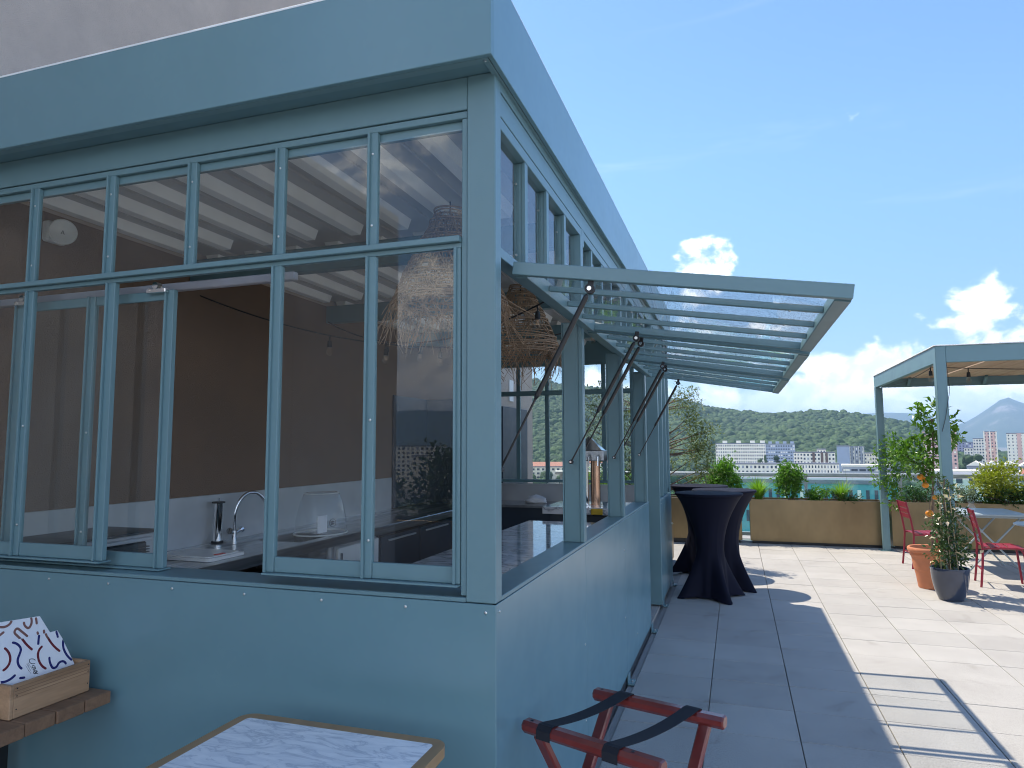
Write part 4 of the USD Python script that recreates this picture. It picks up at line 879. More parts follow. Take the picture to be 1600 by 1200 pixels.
# ------------------------------------------------------------------ planters, railing
def planter(x0, x1, y0, y1, label):
    t = thing('brass_planter', label, 'planter', ((x0 + x1) / 2, (y0 + y1) / 2, 0), group='brass planters along the terrace edge')
    T = .012
    obj('front_plate', G().box(x0, x1, y0, y0 + T, .045, .72, .002), 'brass', t)
    obj('back_plate', G().box(x0, x1, y1 - T, y1, .045, .72, .002), 'brass', t)
    obj('end_plate', G().box(x0, x0 + T, y0 + T + .0005, y1 - T - .0005, .045, .72, .002), 'brass', t)
    obj('end_plate', G().box(x1 - T, x1, y0 + T + .0005, y1 - T - .0005, .045, .72, .002), 'brass', t)
    obj('top_lip', G().box(x0 + T, x1 - T, y0 + T, y0 + T + .02, .708, .7195, .001), 'brass', t)
    obj('plinth', G().box(x0 + .03, x1 - .03, y0 + .03, y1 - .03, -.03, .044, .002), 'black_steel', t)
    xs, ys = np.linspace(x0 + T + .001, x1 - T - .001, 40), np.linspace(y0 + T + .022, y1 - T - .001, 8)
    v, f = grid_mesh(xs, ys, lambda X, Y: .675 + .04 * (meshkit.noise(np.stack([X * 9, Y * 9, X * 0], -1), 3) - .3))
    obj('soil', (v, np.vstack([f[:, :3], f[:, [0, 2, 3]]])), 'soil', t)
planter(-.75, .80, 9.93, 10.43, 'brass planter half hidden behind the navy high tables')
planter(.93, 2.93, 9.93, 10.43, 'long brass planter with grasses and bushes before the glass railing')
planter(3.02, 5.6, 9.93, 10.43, 'brass planter behind the red chairs under the pergola')
planter(5.7, 8.3, 9.93, 10.43, 'rightmost brass planter past the pergola')
planter(-2.6, -.85, 9.93, 10.43, 'brass planter seen through the far kiosk windows')

planter(-4.2, -2.0, -5.9, -5.4, 'brass planter behind the viewer, mirrored in the corner panes')
rl = thing('glass_railing', 'steel handrail with glass panels along the terrace edge', 'railing', (2, 10.75, 0))
obj('handrail', G().box(-2.6, 9, 10.70, 10.80, 1.06, 1.135, .02), 'rail_metal', rl)
obj('lower_rail', G().box(-2.6, 9, 10.72, 10.78, .03, .09, .006), 'rail_metal', rl)
for i, xx in enumerate(np.arange(-2.5, 9, 1.45)):
    obj('post', G().box(xx, xx + .05, 10.725, 10.775, .0905, 1.0595, .004), 'rail_metal', rl)
    if xx + 1.45 < 9: obj('glass_panel', G().box(xx + .06, xx + 1.44, 10.742, 10.754, .10, 1.045, 0), 'rail_glass', rl)

# ------------------------------------------------------------------ plants
def bush(name, label, cat, c, rad, n, L, W, m, seed, base=.68, stems=7, group=None, up=.4, shell=.45):
    R = np.random.default_rng(seed); c = np.asarray(c, float); rad = np.asarray(rad, float)
    t = thing(name, label, cat, (c[0], c[1], base), group=group)
    g = G()
    for q in range(stems):
        e = c + rad * R.normal(size=3) * [.4, .4, .25] + [0, 0, rad[2] * .3]; s = np.array([c[0] + R.normal() * .03, c[1] + R.normal() * .03, base])
        mid = (s + e) / 2 + R.normal(size=3) * .03
        g.tube([s, mid, e], [.006, .005, .002], 5)
    obj('stems', g, 'bark', t, smooth=True)
    k = int(max(6, n // 45))
    cc = R.normal(size=(k, 3)); cc /= np.linalg.norm(cc, axis=1, keepdims=True); cc = c + cc * rad * R.uniform(shell, 1, (k, 1)); cc[:, 2] = np.maximum(cc[:, 2], base + .04)
    idx = R.integers(0, k, n); P = cc[idx] + R.normal(size=(n, 3)) * rad * .22
    P[:, 2] = np.maximum(P[:, 2], base + .01)
    D = (P - c) / rad * .6 + R.normal(size=(n, 3)) * .7 + [0, 0, up]
    obj('foliage', G().leaves(P, D, R.uniform(.6, 1.25, n) * L, W, R), m, t)
    return t
def tuft(name, label, cat, x, y, n, L, w, m, seed, base=.68, lean=.5):
    R = np.random.default_rng(seed); t = thing(name, label, cat, (x, y, base)); V, F = [], []
    a = R.uniform(0, 2 * PI, n); ln = R.uniform(.55, 1.1, n) * L; le = R.uniform(.1, 1, n) * lean
    r0 = R.uniform(0, .05, n)
    seg = 5; g = G()
    s = np.linspace(0, 1, seg)
    for k in range(n):
        d = np.array([math.cos(a[k]), math.sin(a[k]), 0]); side = np.array([-d[1], d[0], 0]) * w * .5
        p = np.array([x, y, base]) + d * r0[k] + d[None] * (s ** 1.8 * le[k] * ln[k])[:, None] + np.array([0, 0, 1.0]) * (s * ln[k] * (1 - .35 * s * le[k]))[:, None]
        wd_ = (1 - s ** 2)[:, None] * side + side * .08
        v = np.stack([p - wd_, p + wd_], 1).reshape(-1, 3)
        g.add(v, [[2 * i, 2 * i + 1, 2 * i + 3, 2 * i + 2] for i in range(seg - 1)])
    obj('blades', g, m, t)
    return t
bush('leafy_bush', 'round bright green bush rising behind the navy high tables', 'bush', (.53, 10.15, 1.02), (.28, .2, .30), 2300, .062, .6, 'leaf_bush', 21)
bush('leafy_bush', 'round bright green bush in the long brass planter', 'bush', (1.58, 10.15, .99), (.21, .18, .26), 1800, .056, .6, 'leaf_bush', 22)
tuft('grass_tuft', 'fine bright green grass tuft between the two round bushes', 'grass', 1.08, 10.10, 420, .44, .010, 'leaf_grass', 23, lean=.95)
bush('herb_plant', 'low spreading herb right of the second round bush', 'plant', (2.02, 10.12, .82), (.2, .16, .13), 700, .05, .45, 'leaf_bush', 24)
bush('herb_plant', 'low dark green herb at the foot of the tall grass', 'plant', (2.38, 10.08, .76), (.2, .14, .10), 620, .042, .4, 'leaf_dark', 26)
tuft('grass_tuft', 'green grass with long pale stalks near the pergola post', 'grass', 2.34, 10.10, 300, .40, .009, 'leaf_grass', 25, lean=.85)
tuft('grass_stalks', 'two long pale arching grass stalks above the brass planter', 'grass', 2.45, 10.15, 5, .62, .009, 'leaf_grey', 27, lean=.5)
bush('spindle_shrub', 'large yellow green shrub behind the grey folding table', 'shrub', (4.55, 10.15, 1.0), (.40, .22, .30), 2200, .06, .5, 'leaf_yellow', 28)
bush('spindle_shrub', 'dark green lower shrub at the foot of the yellow shrub', 'shrub', (4.62, 10.02, .80), (.46, .16, .16), 1100, .055, .5, 'leaf_dark', 29)
bush('grey_shrub', 'small silvery grey shrub left of the yellow shrub', 'shrub', (4.10, 10.12, .82), (.15, .14, .15), 900, .035, .4, 'leaf_grey', 30)
bush('leafy_bush', 'small dark bush behind the terracotta pot', 'bush', (3.45, 10.12, .80), (.24, .14, .13), 600, .045, .5, 'leaf_dark', 31)
bush('leafy_bush', 'bright green bush below the far kiosk windows', 'bush', (-1.5, 10.15, .95), (.5, .2, .24), 1400, .055, .5, 'leaf_grass', 32)
bush('spindle_shrub', 'yellow green shrub at the right end of the planters', 'shrub', (6.0, 10.15, .95), (.35, .2, .26), 1200, .06, .5, 'leaf_yellow', 33)

bush('dark_shrub', 'dark round shrub behind the viewer, mirrored in the corner pane', 'shrub', (-2.75, -5.65, 1.05), (.42, .25, .52), 1500, .09, .5, 'leaf_dark', 36)
bush('dark_shrub', 'second dark shrub behind the viewer, further left', 'shrub', (-3.6, -5.65, .9), (.42, .25, .4), 900, .09, .5, 'leaf_dark', 37)
def tree(name, label, cat, base, trunk, limbs, clusters, n, L, W, m, seed, tr=.03, group=None, droop=0.0):
    R = np.random.default_rng(seed); t = thing(name, label, cat, base, group=group)
    trunk = np.array(trunk, float)
    obj('trunk', G().tube(trunk, np.linspace(tr, tr * .45, len(trunk)), 9), 'bark', t, smooth=True)
    g = G(); cl = np.array(clusters, float)
    for c in cl:
        i = np.argmin(np.linalg.norm(trunk - c[:3], axis=1) + (trunk[:, 2] > c[2]) * .4); s = trunk[i]
        g.tube([s, (s + c[:3]) / 2 + R.normal(size=3) * .04, c[:3]], [tr * .4, tr * .25, tr * .1], 5)
    obj('branches', g, 'bark', t, smooth=True)
    wts = cl[:, 3]; idx = R.choice(len(cl), n, p=wts / wts.sum())
    P = cl[idx, :3] + R.normal(size=(n, 3)) * cl[idx, 3:4] * [.48, .48, .55]
    D = R.normal(size=(n, 3)) * .8 + (P - cl[idx, :3]) / cl[idx, 3:4] + [0, 0, .25 - droop]
    obj('leaves', G().leaves(P, D, R.uniform(.6, 1.2, n) * L, W, R), m, t)
    return t
R = np.random.default_rng(5)
oc = [(-.55 + R.normal() * .45, 7.75 + R.normal() * .3, 1.25 + R.random() * 1.25, .20) for _ in range(26)] + [(.18, 7.75, 1.9, .16), (.26, 7.75, 1.55, .15), (.12, 7.7, 2.15, .13), (.34, 7.75, 1.25, .14), (.22, 7.7, 1.05, .16), (.05, 7.75, 2.35, .11), (.38, 7.75, 1.55, .10), (.30, 7.7, 1.8, .10)] * 1 + [(.02 + .42 * R.random(), 7.7, z, .13) for z in np.linspace(.95, 2.3, 12)]
tree('olive_tree', 'grey green olive tree standing behind the end of the kiosk', 'tree', (-.45, 7.8, 0), [(-.45, 7.8, .3), (-.43, 7.8, .9), (-.46, 7.78, 1.5), (-.42, 7.8, 2.1)], [], oc, 5200, .062, .30, 'leaf_olive', 41, .035)
olp = thing('square_pot', 'dark square planter box at the olive tree foot', 'pot', (-.45, 7.8, 0))
obj('box', G().box(-.75, -.15, 7.5, 8.1, 0, .5, .01), 'brass', olp); obj('soil', G().box(-.73, -.17, 7.52, 8.08, .4, .503, .001), 'soil', olp)
# vine on the rear pergola post
vc = [(3.00, 9.55, .78 + .12 * i, .10) for i in range(8)] + [(2.83, 9.6, 1.30, .10), (2.80, 9.6, 1.08, .08), (2.86, 9.6, 1.52, .09), (3.14, 9.6, 1.42, .13), (3.10, 9.62, 1.62, .1), (2.95, 9.6, 1.02, .09), (3.2, 9.6, 1.2, .11)]
tree('climbing_vine', 'yellow green vine climbing the rear pergola post', 'vine', (2.92, 9.85, .68), [(2.90, 10.0, .68), (2.90, 9.95, 1.1), (2.93, 9.9, 1.6)], [], vc, 620, .085, .42, 'leaf_citrus', 42, .018)
# orange tree in the terracotta pot
OX, OY = 2.80, 6.82
op = thing('terracotta_pot', 'large terracotta pot with rolled rim at the orange tree', 'pot', (OX, OY, 0))
obj('pot', G().lathe([(.0, .0), (.125, 0), (.13, .01), (.145, .12), (.160, .20), (.163, .205), (.166, .21), (.180, .31), (.185, .345), (.197, .355), (.20, .375), (.198, .395), (.215, .40), (.222, .42), (.222, .44), (.21, .455), (.195, .45), (.188, .42), (.185, .40)], (OX, OY, 0), 48), 'terracotta', op, smooth=50)
obj('soil', G().cyl((OX, OY, .35), (OX, OY, .405), .186, 30), 'soil', op)
tk = [(OX + .03, OY, .40), (OX + .05, OY, .8), (OX + .08, OY, 1.2), (OX + .10, OY, 1.6), (OX + .10, OY, 1.9)]
occ = [(2.82, 6.78, 1.92, .12), (2.92, 6.75, 1.78, .15), (2.86, 6.75, 1.68, .13), (3.08, 6.85, 1.72, .10), (2.62, 6.8, 1.46, .13), (2.74, 6.75, 1.42, .14), (2.55, 6.82, 1.52, .10), (2.84, 6.75, 1.50, .12), (2.70, 6.8, 1.60, .09), (2.78, 6.75, 1.30, .08), (2.95, 6.8, 2.02, .08), (2.76, 6.8, 2.0, .06), (3.1, 6.8, 1.88, .07)]
ot = tree('orange_tree', 'orange tree with glossy leaves and ripe fruit by the pergola post', 'orange tree', (OX, OY, .4), tk, [], occ, 720, .09, .45, 'leaf_citrus', 43, .016)
for p, r in (((2.735, 6.74, 1.245), .036), ((2.775, 6.72, 1.155), .036), ((2.79, 6.68, .845), .042), ((2.86, 6.70, 1.02), .03), ((2.80, 6.88, 1.21), .033)):
    fr = obj('orange', G().ball(p, r, 3, (1, 1, .93)), 'orange_peel', ot, smooth=True)
    obj('stalk', G().tube([np.array(p) + [0, 0, r * .9], np.array(p) + [.02, .03, r + .10], np.array(p) + [.06, .08, r + .2]], .0025, 5), 'bark', fr)
NX, NY = 2.835, 6.20
nv = thing('glazed_pot', 'dark navy glazed pot in front of the terracotta pot', 'pot', (NX, NY, 0))
obj('pot', G().lathe([(0, 0), (.105, 0), (.115, .008), (.135, .06), (.158, .14), (.172, .22), (.178, .30), (.180, .33), (.176, .335), (.168, .33), (.165, .29)], (NX, NY, 0), 48), 'navy_glaze', nv, smooth=50)
obj('soil', G().cyl((NX, NY, .25), (NX, NY, .295), .165, 30), 'soil', nv)
jc = [(NX + .10 * math.sin(i * 2.1) * (.8 if i < 6 else .45), NY + .07 * math.cos(i * 1.7), .38 + i * .078, .085 if i < 6 else .055) for i in range(12)] + [(NX - .08, NY, .45, .1), (NX + .10, NY, .45, .1), (NX + .1, NY - .05, .6, .1), (NX - .1, NY, .75, .1), (NX + .12, NY, .86, .08)]
jm = tree('jasmine_plant', 'climbing plant with pale and reddish leaves on canes in the navy pot', 'plant', (NX, NY, .3), [(NX, NY, .29), (NX + .02, NY, .6), (NX - .02, NY, 1.0), (NX, NY, 1.25)], [], jc, 1300, .052, .5, 'leaf_jasmine', 44, .012)
for dx in (-.09, .07, .0): obj('cane', G().cyl((NX + dx, NY - .04, .28), (NX + dx * .5 - .01, NY - .02, 1.18 + dx), .0045, 6), 'cane', jm)
R = np.random.default_rng(8); n = 46; ii = R.integers(0, len(jc), n); jc = np.array(jc)
obj('pale_leaves', G().leaves(jc[ii, :3] + R.normal(size=(n, 3)) * .07 - [0, .05, 0], R.normal(size=(n, 3)), .06, .6, R), 'petal', jm)

# ------------------------------------------------------------------ pergola
pg = thing('pergola', 'teal steel pergola with boarded roof over the dining tables', 'pergola', (2.9, 6.3, 0))
PX0, PX1, PY0, PY1, PZ0, PZ1 = 2.84, 6.6, 6.28, 9.78, 2.50, 2.68
for x, y in ((PX0, PY0), (PX0, PY1 - .1), (PX1 - .1, PY0), (PX1 - .1, PY1 - .1)):
    po = obj('post', G().box(x, x + .1, y, y + .1, .008, PZ1 if y == PY0 else PZ0 - .0005, .004), 'teal_paint', pg)
    obj('foot_plate', G().box(x - .05, x + .15, y - .05, y + .15, .0005, .0075, .001), 'teal_paint', po)
obj('beam', G().box(PX0 + .1005, PX1 - .1005, PY0 + .002, PY0 + .06, PZ0, PZ1 - .001, .003), 'teal_paint', pg)
obj('beam', G().box(PX0 + .1005, PX1, PY1 - .06, PY1 - .002, PZ0, PZ1 - .001, .003), 'teal_paint', pg)
obj('beam', G().box(PX0 + .002, PX0 + .06, PY0 + .1005, PY1, PZ0, PZ1 - .001, .003), 'teal_paint', pg)
obj('beam', G().box(PX1 - .06, PX1 - .002, PY0 + .1005, PY1 - .07, PZ0, PZ1 - .001, .003), 'teal_paint', pg)
xb = PX0 + .062
for i, w in enumerate([.26, .26, .255, .26, .26, .26, .26, .26, .26, .26, .26, .26, .26, .17]):
    if i == 3: xb += .035
    x1 = min(xb + w - .006, PX1 - .062)
    obj('roof_board', G().box(xb, x1, PY0 + .0605, PY1 - .0605, PZ0 + .128 + (i % 2) * .004, PZ0 + .148 + (i % 2) * .004, .002), 'ceiling_board', pg); xb += w
for xx in (3.3, 4.3, 5.3): obj('bracket', G().bar((xx, PY1 - .07, PZ0 + .02), (xx, PY1 - .22, PZ0 + .122), .04, .03), 'teal_paint', pg)
obj('roof_edge', G().box(PX0 - .01, PX1 + .01, PY0 - .01, PY0 + .05, PZ1 + .0005, PZ1 + .012, .002).box(PX0 - .01, PX0 + .05, PY0 + .051, PY1 + .01, PZ1 + .0005, PZ1 + .012, .002).box(PX0 + .051, PX1 + .01, PY1 - .05, PY1 + .01, PZ1 + .0005, PZ1 + .012, .002), 'white_flashing', pg)
pl_ = thing('string_lights', 'festoon cable with bulbs hanging under the pergola roof', 'string lights', (4, 7, 2.4))
cb = sag((PX0 + .06, 6.75, 2.50), (6.5, 6.6, 2.46), .07, 40); cb2 = sag((PX0 + .07, 8.9, 2.47), (PX0 + .065, 6.75, 2.49), .03, 12)
obj('cable', G().tube(cb, .005, 6).tube(cb2, .004, 6), 'bulb_cap', pl_, smooth=True)
for q in (0, 4, 11, 18, 25, 32): bulb(cb[q] - [0, 0, .006], pl_, 1.25)
obj('hanging_wire', G().tube([(PX0 + .11, 6.34, 2.6), (PX0 + .115, 6.27, 2.2), (PX0 + .06, 6.268, 1.9), (PX0 + .02, 6.27, 1.75)], .003, 5), 'black_rubber', pl_)

# ------------------------------------------------------------------ red chairs and tables under the pergola
def chair0(loc, rot, label):
    t = thing('bistro_chair', label, 'chair', loc, rot, group='red metal chairs under the pergola', local=True)
    r = .0125
    for sy in (-1, 1):
        y = .19 * sy
        obj('side_frame', G().tube([(-.23, y * 1.12, .0), (-.205, y * 1.06, .22), (-.19, y, .43), (-.215, y, .62), (-.265, y, .86)], r, 9), 'red_metal', t, smooth=True)
        obj('front_leg', G().tube([(.23, y * 1.12, 0), (.205, y * 1.05, .25), (.19, y, .40), (.165, y, .440), (.12, y, .448), (-.19, y, .432)], r, 9), 'red_metal', t, smooth=True)
    for k in range(5):
        xx = -.155 + k * .083
        obj('seat_slat', G().box(xx - .034, xx + .034, -.178, .178, .4455 + (.004 if k < 4 else -.006), .452 + (.004 if k < 4 else -.006), .002), 'red_metal', t)
    def bx(z): return np.interp(z, [.43, .62, .86], [-.19, -.215, -.265])
    for z0, z1 in ((.64, .70), (.71, .77), (.78, .855)):
        obj('back_slat', G().bar((bx((z0 + z1) / 2) + .004, -.177, (z0 + z1) / 2), (bx((z0 + z1) / 2) + .004, .177, (z0 + z1) / 2), z1 - z0, .006, (1, 0, .2), .001), 'red_metal', t)
    obj('brace', G().cyl((-.2, -.19, .18), (-.2, .19, .18), .008, 8), 'red_metal', t)
    return t
c0 = chair0((3.10, 8.30, 0), math.radians(4), 'red metal chair behind the terracotta pot, facing right')
dup(c0, (3.60, 7.20, 0), math.radians(-8), 'red metal chair in front of the grey folding table, facing right')
dup(c0, (4.62, 8.28, 0), math.radians(178), 'red metal chair across the grey folding table, back at the right edge')
dup(c0, (4.95, 7.0, 0), math.radians(150), 'red metal chair beyond the round table outside the right edge')
gt = thing('folding_table', 'grey metal rectangular folding table with crossed legs', 'table', (3.78, 8.3, 0))
obj('tabletop', G().poly(rounded_rect(3.42, 4.16, 7.82, 8.80, .03), .02, .725), 'grey_metal', gt)
obj('apron', G().box(3.46, 4.12, 7.86, 8.76, .70, .7245, .003), 'grey_metal', gt)
for yy in (7.95, 8.67):
    obj('leg', G().cyl((3.50, yy, .70), (4.10, yy + .01, 0.0), .011, 10), 'grey_metal', gt, smooth=40)
    obj('leg', G().cyl((4.08, yy + .03, .70), (3.48, yy + .04, 0.0), .011, 10), 'grey_metal', gt, smooth=40)
obj('crossbar', G().cyl((4.02, 7.95, .08), (4.02, 8.68, .08), .008, 8), 'grey_metal', gt)
rtb = thing('round_table', 'grey round metal table cut by the right picture edge', 'table', (4.0, 6.85, 0))
obj('tabletop', G().lathe([(0, .72), (.335, .72), (.35, .725), (.35, .735), (.34, .74), (0, .74)], (4.0, 6.85, 0), 48), 'grey_metal', rtb, smooth=40)
obj('pedestal', G().cyl((4.0, 6.85, .02), (4.0, 6.85, .72), .025, 14), 'grey_metal', rtb, smooth=40)
for q in range(3): obj('foot', G().bar((4.0, 6.85, .03), (4.0 + .3 * math.cos(q * 2.09 + .5), 6.85 + .3 * math.sin(q * 2.09 + .5), .012), .03, .02), 'grey_metal', rtb)
jr = thing('glass_carafe', 'clear glass jar standing on the grey folding table', 'jar', (3.62, 8.2, .745))
obj('glass', G().lathe([(0, .746), (.045, .746), (.05, .76), (.05, .80), (.03, .835), (.024, .845), (.034, .86), (.038, .875)], (3.62, 8.2, 0), 24), 'clear_plastic', jr, smooth=50)

# ------------------------------------------------------------------ city
for nm, c in (('facade_white', (.90, .84, .70)), ('facade_cream', (.80, .72, .55)), ('facade_blue', (.36, .42, .52)), ('facade_grey', (.36, .38, .42)), ('facade_pink', (.74, .47, .40)), ('facade_teal', (.10, .38, .40)), ('roof_red', (.40, .17, .11)), ('roof_slate', (.22, .23, .26)), ('window_dark', (.06, .07, .09)), ('balcony_brown', (.16, .10, .08)), ('facade_violet', (.34, .32, .44))):
    simple(nm, c, .7 if nm != 'window_dark' else .2, vary=.06, scale=.3)
def building(name, label, p, q, top, depth, wallm, rows, cols, base=GZ, stairs=(), roofm='roof_slate', win=(.5, .5), parap=.8, extra=None, individually=False):
    p, q = np.array(p, float), np.array(q, float); d = q - p; w = np.linalg.norm(d); d /= w; nrm = np.array([-d[1], d[0]])
    ang = math.atan2(d[1], d[0])
    t = thing(name, label, 'building', (p[0], p[1], base), ang, local=True)
    h = top - base
    obj('wall', G().box(0, w, 0, depth, 0, h - parap, 0), wallm, t)
    rf = obj('roof', G().box(-.15, w + .15, -.15, depth + .15, h - parap + .002, h, 0), roofm, t)
    for a in stairs: obj('lift_house', G().box(a * w, a * w + min(4, w * .12), depth * .3, depth * .7, h + .002, h + 2.2, 0), wallm, rf)
    g = G(); sh = 2.9 if rows * 2.9 < h + 3 else h / rows; cw = w / cols
    blinds = G(); rr = np.random.default_rng(int(abs(p[0] * 7 + p[1])))
    for r in range(rows):
        z = h - parap - (r + 1) * sh + sh * (1 - win[1]) / 2
        if z < 0: break
        for c in range(cols):
            x = (c + .5) * cw
            (blinds if rr.random() < .22 else g).box(x - cw * win[0] / 2, x + cw * win[0] / 2, -.05, .05, z, z + sh * win[1], 0)
            if c < 4: g.box(-.05, .05, depth * (c + .5) / 4 - 1, depth * (c + .5) / 4 + 1, z, z + sh * win[1], 0) if c % 2 == 0 else None
    obj('windows', g, 'window_dark', t, kind='stuff')
    if blinds.n: obj('blinds', blinds, 'facade_white' if wallm != 'facade_white' else 'facade_grey', t, kind='stuff')
    if extra: extra(t, w, depth, h)
    return t
def strips(m, xs, wd_):
    def fn(t, w, depth, h):
        for a in xs: obj('stair_strip', G().box(a * w, a * w + wd_, -.35, -.06, 1, h - .3, 0), m, t)
    return fn
building('apartment_slab', 'long cream apartment slab with regular windows below the wooded hill', (-17.2, 637.6), (24.8, 637.4), 3.0, 12, 'facade_white', 9, 22, stairs=(.14, .42, .70, .9))
building('apartment_slab', 'grey blue apartment slab right of the cream slab', (26.7, 687.4), (52.4, 685.9), 2.4, 12, 'facade_blue', 9, 12, stairs=(.1, .35, .6, .85), win=(.6, .4))
building('low_block', 'low white block with pairs of small windows, left one', (-10.9, 427.7), (25.6, 427.1), -9.3, 10, 'facade_white', 5, 16)
building('low_block', 'low white block with a faint pink band, right one', (28.1, 457.1), (59.4, 454.1), -9.8, 10, 'facade_white', 5, 18, win=(.4, .55))
building('narrow_block', 'narrow white block beside the grey blue slab', (44.5, 596.3), (51.2, 595.7), -4.4, 9, 'facade_white', 7, 3)
building('stair_block', 'white apartment block with dark brown stair strips', (47.8, 555.9), (69.8, 553.8), -4.0, 10, 'facade_white', 7, 9, extra=strips('balcony_brown', (.30, .56, .70), 1.7))
building('roof_block', 'white upper block rising behind the brown striped block', (59.1, 569.9), (65.3, 569.2), -1.7, 8, 'facade_white', 3, 3)
building('blank_tower', 'flat blue tower side wall right of the striped block', (71.0, 553.4), (79.4, 552.3), .8, 16, 'facade_blue', 1, 1, win=(.02, .02))
building('ribbed_tower', 'grey ribbed tower adjoining the flat blue tower', (81.0, 567.2), (91.3, 565.7), .2, 12, 'facade_grey', 11, 5, win=(.35, .6), extra=strips('facade_white', (.05, .33, .62, .9), .5))
building('far_block', 'distant pale block left of the rear pergola post', (101.3, 629.9), (112.4, 628.1), -5.3, 10, 'facade_cream', 6, 6)
building('flat_hall', 'flat roofed hall with dark eaves near the rear pergola post', (44.0, 324.7), (62.5, 322.6), -7.2, 14, 'facade_grey', 1, 6, win=(.8, .3), roofm='facade_white')
building('turquoise_block', 'turquoise office block behind the glass railing', (-1.4, 94.9), (19.5, 93.3), -2.9, 14, 'facade_teal', 6, 22, win=(.42, .5), roofm='roof_slate', parap=.5)
building('pink_tower', 'pale pink tower directly behind the front pergola post', (138.5, 602.4), (160.0, 597.1), 12.0, 14, 'facade_pink', 11, 7, win=(.4, .45))
building('violet_block', 'distant violet blue block between the towers', (255.6, 964.8), (282, 957), 4.0, 14, 'facade_violet', 7, 8)
building('stepped_tower', 'stepped white tower left of the pink striped tower', (218.9, 767.5), (227.3, 765.1), 7.0, 12, 'facade_white', 11, 4)
building('stepped_tower', 'white lower step at the left of the stepped tower', (211.5, 769.5), (218.5, 767.6), -2.0, 12, 'facade_white', 8, 3)
building('striped_tower', 'white tower with salmon pink vertical stripes', (215.8, 726.8), (225.5, 723.9), 13.0, 12, 'facade_pink', 13, 4, extra=strips('facade_white', (.0, .42, .9), 1.0), win=(.35, .45))
building('wide_tower', 'wide pale grey tower with small dark windows at right edge', (226.5, 704.0), (243.0, 698.8), 11.0, 13, 'facade_white', 12, 6, win=(.3, .4), extra=strips('facade_pink', (.42,), 3.0))
building('edge_block', 'small pale block right of the wide tower', (246, 690), (262, 685), 6.0, 13, 'facade_cream', 10, 5)
def zig(t, w, depth, h):
    n = 5
    for i in range(n):
        a, b = i * w / n, (i + 1) * w / n
        obj('shed_roof', G().add([(a, 0, h + .01), (b, 0, h + .01), ((a + b) / 2, 0, h + 2.3), (a, depth, h + .01), (b, depth, h + .01), ((a + b) / 2, depth, h + 2.3)], [[0, 1, 2, 2], [3, 5, 4, 4], [0, 2, 5, 3], [2, 1, 4, 5], [0, 3, 4, 1]]), 'facade_white', t)
building('saw_roof_shed', 'long shed with white zigzag roof below the towers', (112.0, 402.7), (146.0, 392.0), -9.5, 20, 'facade_grey', 2, 10, extra=zig)
building('low_shed', 'low grey shed roofs behind the yellow shrub', (70.0, 290), (98.0, 282.6), -8.2, 16, 'facade_grey', 2, 7, roofm='facade_white')
building('low_shed', 'low shed with pale roof near the front pergola post', (60.0, 240), (76.0, 236), -7.4, 12, 'facade_white', 2, 5, roofm='roof_slate')
def gable(roofm):
    def fn(t, w, depth, h):
        obj('pitched_roof', G().add([(-.4, -.4, h + .01), (w + .4, -.4, h + .01), (w + .4, depth + .4, h + .01), (-.4, depth + .4, h + .01), (1.5, depth / 2, h + 3), (w - 1.5, depth / 2, h + 3)], [[0, 1, 5, 4], [1, 2, 5, 5], [2, 3, 4, 5], [3, 0, 4, 4], [0, 3, 2, 1]]), roofm, t)
    return fn
building('red_roof_house', 'house with orange red pitched roof at the right edge', (78.6, 235.4), (92, 231), -8.8, 12, 'facade_cream', 3, 5, extra=gable('roof_red'))
building('red_roof_house', 'pale house with pink roof seen through the kiosk window', (-146, 476), (-118, 484), -13.5, 12, 'facade_cream', 3, 8, extra=gable('roof_red'))
building('red_roof_house', 'second red roofed house seen through the kiosk window', (-128, 560), (-96, 566), -13.0, 12, 'facade_white', 3, 8, extra=gable('roof_red'))
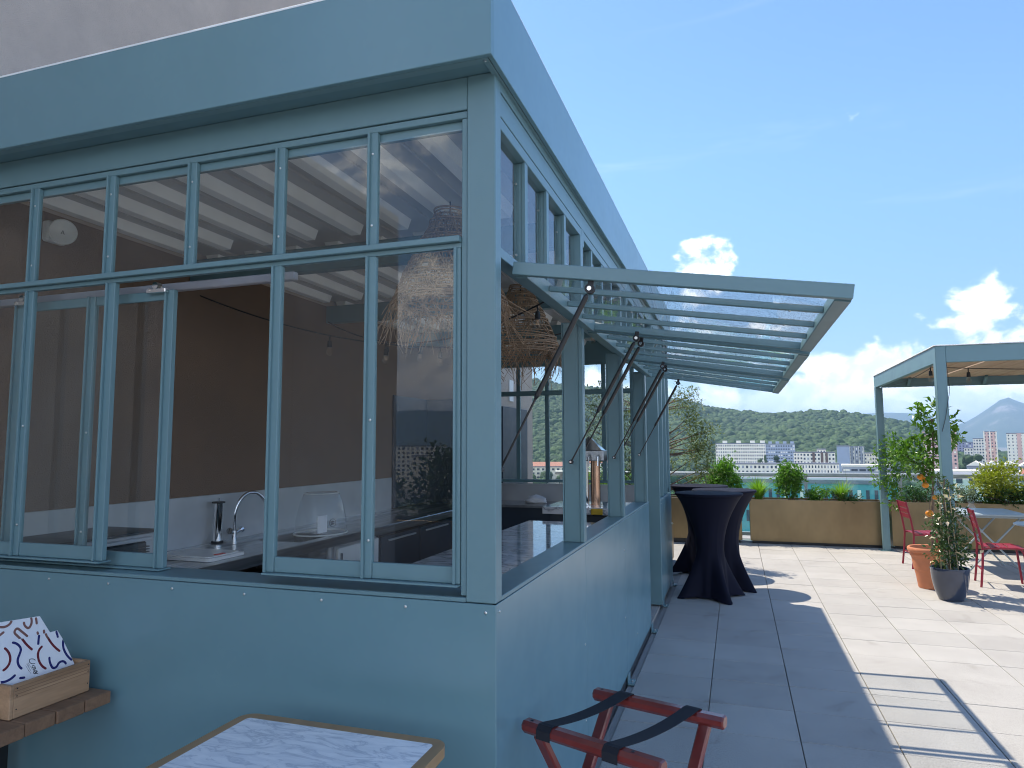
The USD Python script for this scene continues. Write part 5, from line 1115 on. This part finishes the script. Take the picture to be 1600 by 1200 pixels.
# behind the camera: what the front panes mirror
for i, (x, y, w, tp_, m) in enumerate(((-250, -420, 60, 2, 'facade_white'), (-330, -470, 40, 14, 'facade_grey'), (-190, -380, 46, -4, 'facade_cream'), (-140, -470, 30, 18, 'facade_white'), (-100, -360, 50, -6, 'facade_pink'), (-420, -500, 50, 8, 'facade_cream'))):
    building('apartment_block', f"apartment block of the town behind the viewer, mirrored in the corner pane, {['white and wide', 'grey and tall', 'cream and low', 'slim white tower', 'pink and low', 'far cream one'][i]}", (x + w, y), (x, y), tp_, 14, m, 8, int(w / 3.5))
def city_tree(name, label, x, y, top, w, kind):
    t = thing(name, label, 'tree', (x, y, GZ), group=None)
    h = top - GZ
    obj('trunk', G().tube([(x, y, GZ), (x, y, GZ + h * .5)], [.35, .2], 7), 'bark', t)
    R = np.random.default_rng(int(x * 10) % 999); g = G()
    for k in range(9):
        v, f = crown_mesh(int(R.integers(0, 40)), 2); s = w * R.uniform(.35, .6); u = R.random()
        c = np.array([x + R.normal() * w * .22, y + R.normal() * w * .22, GZ + h * (.35 + .5 * u)])
        g.add(v * [s, s, s * (2.2 if kind == 'poplar' else 1.0)] * (1 - .45 * u if kind == 'poplar' else 1) + c, f)
    obj('crown', g, 'forest_leaf', t, smooth=True)
city_tree('poplar_tree', 'left of two dark poplars before the cream slab', 15.8, 517, -2.5, 2.4, 'poplar')
city_tree('poplar_tree', 'right of two dark poplars before the grey blue slab', 19.9, 517.5, -2.5, 2.4, 'poplar')
city_tree('round_tree', 'left of two round trees before the grey blue slab', 25.6, 480, -4.0, 3.2, 'round')
city_tree('round_tree', 'right of two round trees before the grey blue slab', 31.2, 480, -4.0, 3.2, 'round')
city_tree('round_tree', 'green tree mass left of the stepped tower', 160, 576, -2.0, 6, 'round')
city_tree('round_tree', 'green tree right beside the front pergola post', 150, 520, -4.0, 5, 'round')

# ------------------------------------------------------------------ air
HAZE = 1.3e-4
mat('air', {'v': ('principled_volume', {'color': (.50, .73, 1.0), 'density': HAZE, 'anisotropy': .2})}, [], surface=None, volume='v.volume')
hz = G().box(-16000, 16000, -16000, 16000, GZ - 2, 560, 0)
obj('haze', hz, 'air', kind='stuff', label='thin blue summer haze over the valley')
